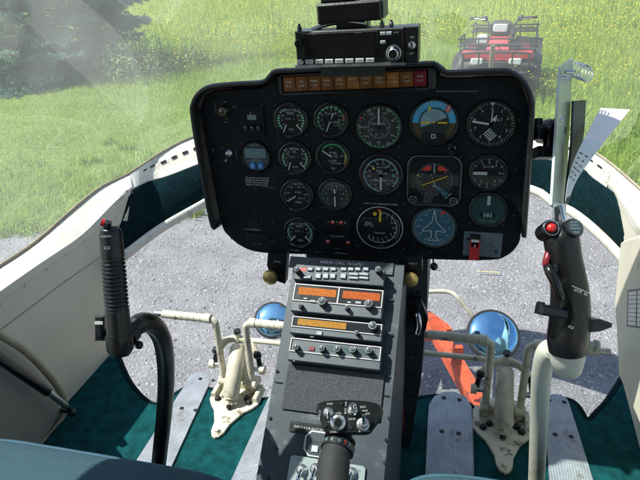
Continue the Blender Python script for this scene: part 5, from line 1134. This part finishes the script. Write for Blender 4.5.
def blades(n, xf, hf, wf, name, m, label, lean=.35, keep=None):
    x, y = xf(n); 
    if keep is not None: k = keep(x, y); x, y = x[k], y[k]
    n = len(x); h = hf(x, y); w = wf(x, y); a = rng.uniform(0, 6.283, n); l = rng.normal(0, lean, n) * h; la = rng.uniform(0, 6.283, n)
    ca, sa = np.cos(a), np.sin(a); lx, ly = np.cos(la) * l, np.sin(la) * l; z = np.zeros(n)
    P = np.stack([np.stack([x - ca * w, y - sa * w, z], -1), np.stack([x + ca * w, y + sa * w, z], -1),
                  np.stack([x + lx * .3 - ca * w * .8, y + ly * .3 - sa * w * .8, h * .6], -1), np.stack([x + lx * .3 + ca * w * .8, y + ly * .3 + sa * w * .8, h * .6], -1),
                  np.stack([x + lx, y + ly, h * np.clip(1 - np.abs(l) / np.maximum(h, 1e-4) * .3, .4, 1)], -1)], 1)
    T = np.array([[0, 1, 3], [0, 3, 2], [2, 3, 4]])[None] + (np.arange(n) * 5)[:, None, None]
    return np_mesh(name, P.reshape(-1, 3), T.reshape(-1, 3), [m], kind='stuff', label=label)
def nz(x, y, s=1.0): return (np.sin(x * 1.7 * s + 1.3 * np.sin(y * 1.1 * s)) + np.sin(y * 2.1 * s + 1.7 * np.sin(x * .9 * s + 2)) + .6 * np.sin((x + y) * 3.7 * s)) / 2.6
def meadow_edge(x): return 9.4 - .40 * (x + 7) + .35 * np.sin(x * 1.3)
def lawn_keep(x, y): e = y - edge_np(x); return (e > rng.normal(.0, .12, len(x))) & (y < meadow_edge(x) + .4) & ((nz(x, y, 2.2) > -.75 + .95 * np.exp(-e * 1.1) - 1.2 * rng.random(len(x)) * .5))
blades(150000, lambda n: (rng.uniform(-9.5, 2.2, n), rng.uniform(2.9, 10, n)), lambda x, y: (.022 + .022 * rng.random(len(x)) + np.clip(.16 - .09 * (y - edge_np(x)), 0, .14) * np.clip(nz(x, y, 1.6) + .5, 0, 1.2) * rng.random(len(x))), lambda x, y: .0022 + .0016 * rng.random(len(x)), 'lawn_grass', 'grass_blade', 'short rough lawn grass between gravel and meadow', .5, lawn_keep)
# coarse tufts along the gravel edge
def tufts(n):
    m_ = 620; cx = rng.uniform(-5, 2.2, m_); cy = edge_np(cx) + np.abs(rng.normal(.3, .8, m_)) - .15; i = rng.integers(0, m_, n); return cx[i] + rng.normal(0, .055, n), cy[i] + rng.normal(0, .055, n)
blades(52000, tufts, lambda x, y: .06 + .14 * rng.random(len(x)), lambda x, y: .003 + .002 * rng.random(len(x)), 'grass_tufts', 'grass_blade', 'coarse grass tufts along the edge of the gravel', .6)
def polar(r0, r1, a0, a1, p=1.0):
    def f(n):
        r = r0 + (r1 - r0) * rng.random(n) ** p; a = np.radians(rng.uniform(a0, a1, n)); return r * np.sin(a), r * np.cos(a)
    return f
mk = lambda x, y: y > meadow_edge(x) + rng.normal(0, .25, len(x))
blades(190000, polar(5.0, 17, -52, 34, .8), lambda x, y: (.09 + .22 * rng.random(len(x)) * (.8 + .5 * nz(x, y, .8))) * np.clip(.35 + .22 * (y - meadow_edge(x)), .35, 1.35), lambda x, y: .0035 + .003 * rng.random(len(x)), 'meadow_grass', 'meadow_blade', 'tall meadow grass with seed heads beyond the lawn', .3, mk)
blades(110000, polar(15, 75, -56, 38, .9), lambda x, y: .3 + .35 * rng.random(len(x)), lambda x, y: .008 + .010 * rng.random(len(x)), 'far_meadow_grass', 'meadow_blade', 'far meadow grass fading up the picture', .3, mk)
# buttercups
def flowers(n, f, s0, s1, keep, name, label):
    x, y = f(n); k = keep(x, y); x, y = x[k], y[k]; n = len(x); z = .26 + .28 * rng.random(n); s = rng.uniform(s0, s1, n); tl = rng.uniform(-.5, .5, (n, 2))
    P = []
    for i in range(5): a = 2 * math.pi * i / 5; P.append(np.stack([x + s * math.cos(a), y + s * math.sin(a), z + s * (tl[:, 0] * math.cos(a) + tl[:, 1] * math.sin(a))], -1))
    P = np.stack(P, 1); T = np.array([[0, 1, 2], [0, 2, 3], [0, 3, 4]])[None] + (np.arange(n) * 5)[:, None, None]
    np_mesh(name, P.reshape(-1, 3), T.reshape(-1, 3), ['flower_yellow'], kind='stuff', label=label)
flowers(150000, polar(12, 75, -56, 38, .8), .010, .021, lambda x, y: (y > meadow_edge(x) + .8) & (nz(x, y, .45) + .25 * (y - 9) / 10 > -.3 - .6 * rng.random(len(x))), 'far_flowers', 'yellow haze of wildflowers over the far meadow')
flowers(15000, polar(6.5, 13, -54, 36, .75), .0055, .011, lambda x, y: (y > meadow_edge(x) + .8) & (nz(x, y, .45) + .25 * (y - 9) / 10 > -.1 - .6 * rng.random(len(x))), 'meadow_flowers', 'yellow wildflowers scattered through the meadow')

# ================================================================== vegetation
def conifer(cx, cy, H, R0, label):
    t = thing('spruce_tree', label, 'tree', (cx, cy, 0))
    b = MB(); b.tube([Vector((cx, cy, -.05)), Vector((cx + .05, cy, H * .5)), Vector((cx, cy, H))], [.19, .11, .01], 'bark', 12); b.build('trunk', t)
    Vs = []; bb = MB()
    nb_ = 0
    def spray(p, d, ln, n, w=.007, nl=.045):
        q = np.array(p)[None] + np.array(d)[None] * (rng.random(n) * ln)[:, None]; o = rng.normal(0, 1, (n, 3)); dd = np.array(d)[None]; o -= (o * dd).sum(1)[:, None] * dd; o /= np.linalg.norm(o, axis=1)[:, None] + 1e-6
        nd = dd * .75 + o * .75; nd /= np.linalg.norm(nd, axis=1)[:, None]; sd = np.cross(nd, rng.normal(0, 1, (n, 3))); sd /= np.linalg.norm(sd, axis=1)[:, None] + 1e-6
        L_ = rng.uniform(.6, 1.3, n)[:, None] * nl; Vs.append(np.stack([q - sd * w, q + sd * w, q + nd * L_], 1).reshape(-1, 3))
    z = .18
    while z < H * .95:
        dense = z < 3.0; k = rnd.randint(7, 10) if dense else rnd.randint(4, 6)
        for i in range(k):
            a = rnd.uniform(0, 6.283); ln = R0 * (1 - z / H) ** .8 * rnd.uniform(.65, 1.1); dz = rnd.uniform(-.28, .05); d = Vector((math.cos(a), math.sin(a), dz)).normalized(); p0 = Vector((cx, cy, z + rnd.uniform(-.1, .1)))
            tip = p0 + d * ln + Vector((0, 0, .08 * ln)); tip.z = max(tip.z, .06); path = [p0, p0.lerp(tip, .5) + Vector((0, 0, -.04 * ln)), tip]; bb.tube(path, [.022, .014, .004], 'bark', 5)
            facing = d.dot((CAM - Vector((cx, cy, 1.9))).normalized()) > -.35
            m_ = int(ln * (17 if dense and facing else 6))
            for j in range(m_):
                s = rnd.uniform(.18, 1.0); p = p0.lerp(tip, s); sg = 1 if j % 2 else -1; td = (d * .75 + Vector((-d.y, d.x, rnd.uniform(-.35, .3))) * sg * rnd.uniform(.5, 1)).normalized(); tl = ln * (1.1 - s) * .42 + .12
                big = not (dense and facing)
                spray(p, td, tl, int((26 if big else 70) * tl / .35 + 8), .011 if big else .0085, .08 if big else .07)
                for q_ in range(2 if not big else 0):
                    pp = p + td * tl * rnd.uniform(.3, .8); t2 = (td + Vector((rnd.uniform(-.8, .8), rnd.uniform(-.8, .8), rnd.uniform(-.6, .3)))).normalized(); spray(pp, t2, tl * .4, 20, .008, .065)
        z += .17 if dense else .5
    bb.build('branch', t)
    V = np.concatenate(Vs) - np.array([cx, cy, 0]); np_mesh('crown', V, np.arange(len(V)).reshape(-1, 3), ['spruce_needle'], parent=t)
conifer(-8.7, 10.7, 9.5, 2.35, 'dark blue green spruce with low drooping branches at the edge of the lawn')
def weed(px, py, n, hmax, rad, label, nm='weed_clump', cat='plant'):
    c = PZ(px, py, 0); t = thing(nm, label, cat, (c.x, c.y, 0)); Vs = []; b = MB()
    for i in range(n):
        a = rnd.uniform(0, 6.28); r = rad * math.sqrt(rnd.random()); p = Vector((c.x + r * math.cos(a), c.y + r * math.sin(a), 0)); h = hmax * rnd.uniform(.5, 1) * (1 - .4 * r / rad); top = p + Vector((rnd.gauss(0, .12), rnd.gauss(0, .12), h)); b.tube([p, p.lerp(top, .5), top], [.006, .005, .002], 'weed_leaf', 4)
        for j in range(int(h * 34)):
            q = p.lerp(top, rnd.uniform(.15, 1)); an = rnd.uniform(0, 6.28); d = Vector((math.cos(an), math.sin(an), rnd.uniform(-.3, .6))).normalized(); L_ = rnd.uniform(.05, .12); s = d.cross(Vector((0, 0, 1))).normalized() * L_ * .2
            m_ = q + d * L_ * .5; Vs += [q, m_ - s, m_ + s, m_ + s, m_ - s, q + d * L_ + Vector((0, 0, -.02))]
    b.build('stem', t); V = np.array([v[:] for v in Vs]) - np.array([c.x, c.y, 0]); np_mesh('foliage', V, np.arange(len(V)).reshape(-1, 3), ['weed_leaf'], parent=t)
weed(150, 78, 90, 1.15, .9, 'tall pale green weeds beside the spruce', 'weed_clump'); weed(120, 70, 60, 1.3, .7, 'leafy weeds growing against the spruce branches', 'weed_clump')
weed(185, 70, 46, .8, .8, 'lower loose weeds at the meadow edge past the spruce', 'weed_clump'); weed(525, 88, 34, .55, .35, 'leafy weeds in the shadow beside the quad bike', 'weed_clump')
b = MB(); b.tube([PZ(478, 271.5, .03), PZ(500, 272.5, .028)], .004, 'straw', 6); b.build('straw', label='thin yellow straw lying on the gravel below the instrument panel corner', cat='straw')

# ================================================================== quad bike
atv = thing('quad_bike', 'red quad bike with black racks parked in the meadow facing the helicopter', 'quad bike', (0, 0, 0))
fA = Fr((0, 0, 0), (1, 0, 0), (0, 1, 0), (0, 0, 1)); V3 = lambda *a: Vector(a)
def wheel(x, y, r, w_):
    b = MB(); fr = Fr((x, y, r), (0, 1, 0), (0, 0, 1), (1, 0, 0)); b.lathe(fr, [(r * .55, -w_ * .42), (r * .8, -w_ * .5), (r * .95, -w_ * .42), (r, -w_ * .2), (r, w_ * .2), (r * .95, w_ * .42), (r * .8, w_ * .5), (r * .55, w_ * .42)], 'tyre', 36, cap0=True)
    for i in range(22):
        a = 2 * math.pi * i / 22
        for sg in (-1, 1):
            f2 = Fr(fr.p(r * math.cos(a), r * math.sin(a), sg * w_ * .24), (1, 0, 0), fr.x * -math.sin(a) + fr.y * math.cos(a), fr.x * math.cos(a) + fr.y * math.sin(a)).at(0, 0, 0, sg * .5); b.box(f2, -w_ * .24, w_ * .24, -.016, .016, -.012, .020, 'tyre', ch=.004)
    g = b.build('wheel', atv, local=True); b = MB(); b.lathe(fr, [(r * .56, -w_ * .44), (r * .5, -w_ * .3), (r * .15, -w_ * .38), (r * .15, w_ * .38), (r * .5, w_ * .3), (r * .56, w_ * .44)], 'atv_black', 20, cap0=True); b.build('rim', g)
for x, y, r, w_ in ((-.45, -.58, .30, .22), (.45, -.58, .30, .22), (-.44, .62, .31, .27), (.44, .62, .31, .27)): wheel(x, y, r, w_)
for sx in (-1, 1):
    b = MB(); n_ = 9; A = []; Bq = []; C = []
    for i in range(n_):
        a = math.radians(200 - 190 * i / (n_ - 1)); y = -.58 + .40 * -math.cos(a) * -1; z = .34 + .40 * math.sin(a); z = max(z, .36)
        A.append(V3(sx * .17, y, z + .04)); Bq.append(V3(sx * .50, y, z + .01)); C.append(V3(sx * .60, y, z - .09))
    b.slab(A, Bq, (0, 0, -.015), 'atv_black', True); b.slab(Bq, C, (0, 0, -.015), 'atv_black', True); b.build('fender', atv)
    b = MB(); A = []; Bq = []
    for i in range(n_):
        a = math.radians(190 - 190 * i / (n_ - 1)); A.append(V3(sx * .18, .62 - .42 * math.cos(a) * -1, max(.40, .36 + .42 * math.sin(a)))); Bq.append(V3(sx * .58, A[-1].y, A[-1].z - .04))
    b.slab(A, Bq, (0, 0, -.015), 'atv_black', True); b.build('fender', atv)
    b = MB(); hf = Fr((sx * .255, -.905, .61), (1, 0, 0), (0, 0, 1), (0, -1, 0)); b.poly(hf, rrect(-.085, .085, -.05, .05, .03), -.05, .012, 'lens_clear', ch=.015); b.build('headlight', atv)
b = MB(); b.prism([V3(-.40, -.84, .50), V3(.40, -.84, .50), V3(.44, -.78, .70), V3(-.44, -.78, .70)], [V3(-.38, -.30, .58), V3(.38, -.30, .58), V3(.40, -.30, .80), V3(-.40, -.30, .80)], 'atv_red'); b.prism([V3(-.17, -.80, .70), V3(.17, -.80, .70), V3(.12, -.66, .88), V3(-.12, -.66, .88)], [V3(-.17, -.2, .75), V3(.17, -.2, .75), V3(.13, -.2, .97), V3(-.13, -.2, .97)], 'atv_red')
b.prism([V3(-.17, -.2, .62), V3(.17, -.2, .62), V3(.13, -.2, .95), V3(-.13, -.2, .95)], [V3(-.2, .35, .62), V3(.2, .35, .62), V3(.15, .35, .83), V3(-.15, .35, .83)], 'atv_red'); b.box(fA, -.47, .47, -.90, -.845, .655, .775, 'atv_red', ch=.03); b.build('body', atv, bevel=.02)
b = MB(); b.box(fA, -.30, .30, -.80, .85, .30, .52, 'atv_black', ch=.03); b.box(fA, -.26, .26, -.90, -.80, .34, .62, 'atv_black', ch=.02); b.build('frame', atv)
b = MB(); b.box(fA, -.17, .17, .05, .75, .80, .92, 'black_rubber', ch=.04); b.build('seat', atv)
def rack(y0, y1, z, hw, name):
    b = MB(); r = .012
    for zz in (z, z + .10): b.tube(cat_rom([V3(-hw, y1, zz), V3(-hw, y0 + .06, zz), V3(-hw + .06, y0, zz), V3(hw - .06, y0, zz), V3(hw, y0 + .06, zz), V3(hw, y1, zz)], 4), r, 'atv_black', 8)
    b.tube([V3(-hw, y1, z), V3(hw, y1, z)], r, 'atv_black', 8)
    for k in range(3): x = hw * .5 * (k - 1); b.tube([V3(x, y0, z), V3(x, y1, z)], .008, 'atv_black', 6)
    for x, y in ((-hw, y0 + .08), (hw, y0 + .08), (-hw * .5, y0), (hw * .5, y0), (-hw, y1), (hw, y1)): b.tube([V3(x, y, z - .12), V3(x, y, z + .10)], .009, 'atv_black', 6)
    for k in range(1, 3): y = y0 + (y1 - y0) * k / 3; b.tube([V3(-hw, y, z), V3(hw, y, z)], .008, 'atv_black', 6)
    b.build(name, atv)
rack(-.88, -.36, .83, .50, 'front_rack'); rack(.50, 1.0, .86, .48, 'rear_rack')
b = MB(); r = .017; b.tube(cat_rom([V3(-.40, -.90, .42), V3(-.43, -.98, .50), V3(-.43, -.99, .68), V3(-.36, -.99, .75), V3(.36, -.99, .75), V3(.43, -.99, .68), V3(.43, -.98, .50), V3(.40, -.90, .42)], 4), r, 'atv_black', 8); b.tube([V3(-.43, -.985, .47), V3(.43, -.985, .47)], r, 'atv_black', 8)
for x in (-.22, .22): b.tube([V3(x, -.985, .47), V3(x, -.99, .75)], .011, 'atv_black', 8)
b.build('bumper', atv)
b = MB(); b.box(fA, -.14, .14, -.50, -.28, .94, 1.12, 'atv_black', ch=.04); b.build('instrument_pod', atv)
b = MB(); b.poly(Fr((0, -.505, 1.03), (1, 0, 0), (0, 0, 1), (0, -1, 0)), rrect(-.10, .10, -.055, .055, .03), -.02, .02, 'lens_clear', ch=.015); b.build('headlight', atv)
b = MB(); b.tube(cat_rom([V3(-.46, -.08, 1.13), V3(-.25, -.16, 1.12), V3(-.12, -.24, 1.02), V3(.12, -.24, 1.02), V3(.25, -.16, 1.12), V3(.46, -.08, 1.13)], 5), .013, 'atv_black', 10); hbar = b.build('handlebar', atv)
for sx in (-1, 1):
    b = MB(); b.tube([V3(sx * .31, -.135, 1.125), V3(sx * .47, -.075, 1.132)], .021, 'black_rubber', 10); b.tube([V3(sx * .24, -.22, 1.12), V3(sx * .40, -.17, 1.13)], .008, 'steel', 6); b.ball(V3(sx * .25, -.17, 1.13), .045, 'atv_black', 10); b.build('grip', hbar)
b = MB(); b.box(fA, -.30, -.16, -.66, -.50, .84, .95, 'lens_clear', ch=.02); b.build('lamp_box', atv)
b = MB(); b.tube([V3(-.34, -.99, .86), V3(.34, -.99, .86)], .010, 'atv_black', 8); b.tube([V3(-.06, -.93, .44), V3(.06, -.93, .44)], .02, 'steel', 8); b.build('winch_bar', atv)
g_ = PZ(497, 91, 0); dirv = (CAM - g_); ang = math.atan2(dirv.x, -dirv.y); gd = Vector((g_.x, g_.y, 0)).normalized(); atv.location = (g_.x + gd.x * .05, g_.y + gd.y * .05, 0); atv.rotation_euler = (0, 0, ang - .06); atv.scale = (.98, .97, .925)
c = PD(493, 45, 6.9); b = MB(); b.box(Fr((c.x, c.y, 0), _r0, _fh, (0, 0, 1)), -.026, .026, -.02, .02, -.02, c.z, 'wood', ch=.004); b.build('wooden_stake', label='weathered brown wooden stake standing in front of the quad bike bumper', cat='stake')

# ================================================================== orange trailer under the nose
t = thing('trailer', 'orange painted trailer tongue lying under the helicopter nose on the gravel', 'trailer', (-.05, 2.1, 0))
def beam(p0, p1, w_, h_, m, name, parent):
    p0, p1 = Vector(p0), Vector(p1); d = (p1 - p0); L_ = d.length; d.normalize(); s = d.cross(Vector((0, 0, 1))).normalized(); fr = Fr(p0, s, d.cross(s) * -1 if False else Vector((0, 0, 1)), d)
    b = MB(); b.box(fr, -w_ / 2, w_ / 2, -h_ / 2, h_ / 2, 0, L_, m, ch=.004); return b.build(name, parent)
h0 = PZ(431, 322, .33); h1 = PZ(474, 397, .33); dv = (h1 - h0); beam(h0, h0 + dv * 3.2, .062, .06, 'trailer_orange', 'side_beam', t)
h2 = Vector((h0.x - .14, h0.y + .05, .33)); beam(h2, h2 + Vector((-.28, -1.5, 0)), .062, .06, 'trailer_orange', 'side_beam', t)
b = MB(); q = [PZ(x, y, .36) for x, y in ((408, 312), (430, 311), (448, 324), (452, 329), (430, 332), (408, 333))]; b.prism([p - Vector((0, 0, .05)) for p in q][::-1], q[::-1], 'trailer_orange'); b.build('coupler_plate', t)
p = PZ(457, 363, .33); b = MB(); b.box(Fr((p.x, p.y, .30), _r0, _fh, (0, 0, 1)), -.02, .02, -.012, .012, 0, .12, 'trailer_orange', ch=.003); b.build('stub_post', t)
beam(Vector((-.60, .75, .33)), Vector((.62, .75, .33)), .06, .06, 'trailer_orange', 'cross_beam', t)

# ================================================================== light
SUN = Vector((-.477, -.147, .867)).normalized()
w = bpy.data.worlds.new('World'); sc.world = w; w.use_nodes = True; nt = w.node_tree
sky = nt.nodes.new('ShaderNodeTexSky'); sky.sky_type = 'NISHITA'; sky.sun_disc = False; sky.sun_elevation = math.asin(SUN.z); sky.sun_rotation = math.atan2(SUN.x, SUN.y)
nt.links.new(sky.outputs[0], nt.nodes['Background'].inputs[0]); nt.nodes['Background'].inputs[1].default_value = .115
sl = bpy.data.lights.new('sun', 'SUN'); sl.energy = 5.0; sl.angle = math.radians(.53); sl.color = (1, .965, .90); so = bpy.data.objects.new('sun', sl); COL.objects.link(so)
so.rotation_euler = SUN.to_track_quat('Z', 'Y').to_euler(); so.location = (-5, 0, 8)
vs = sc.view_settings; vs.view_transform = 'Standard'; vs.look = 'None'; vs.exposure = .76; vs.gamma = 1; vs.use_curve_mapping = False
sc.cycles.max_bounces = 8; sc.cycles.transparent_max_bounces = 12; sc.cycles.use_denoising = True
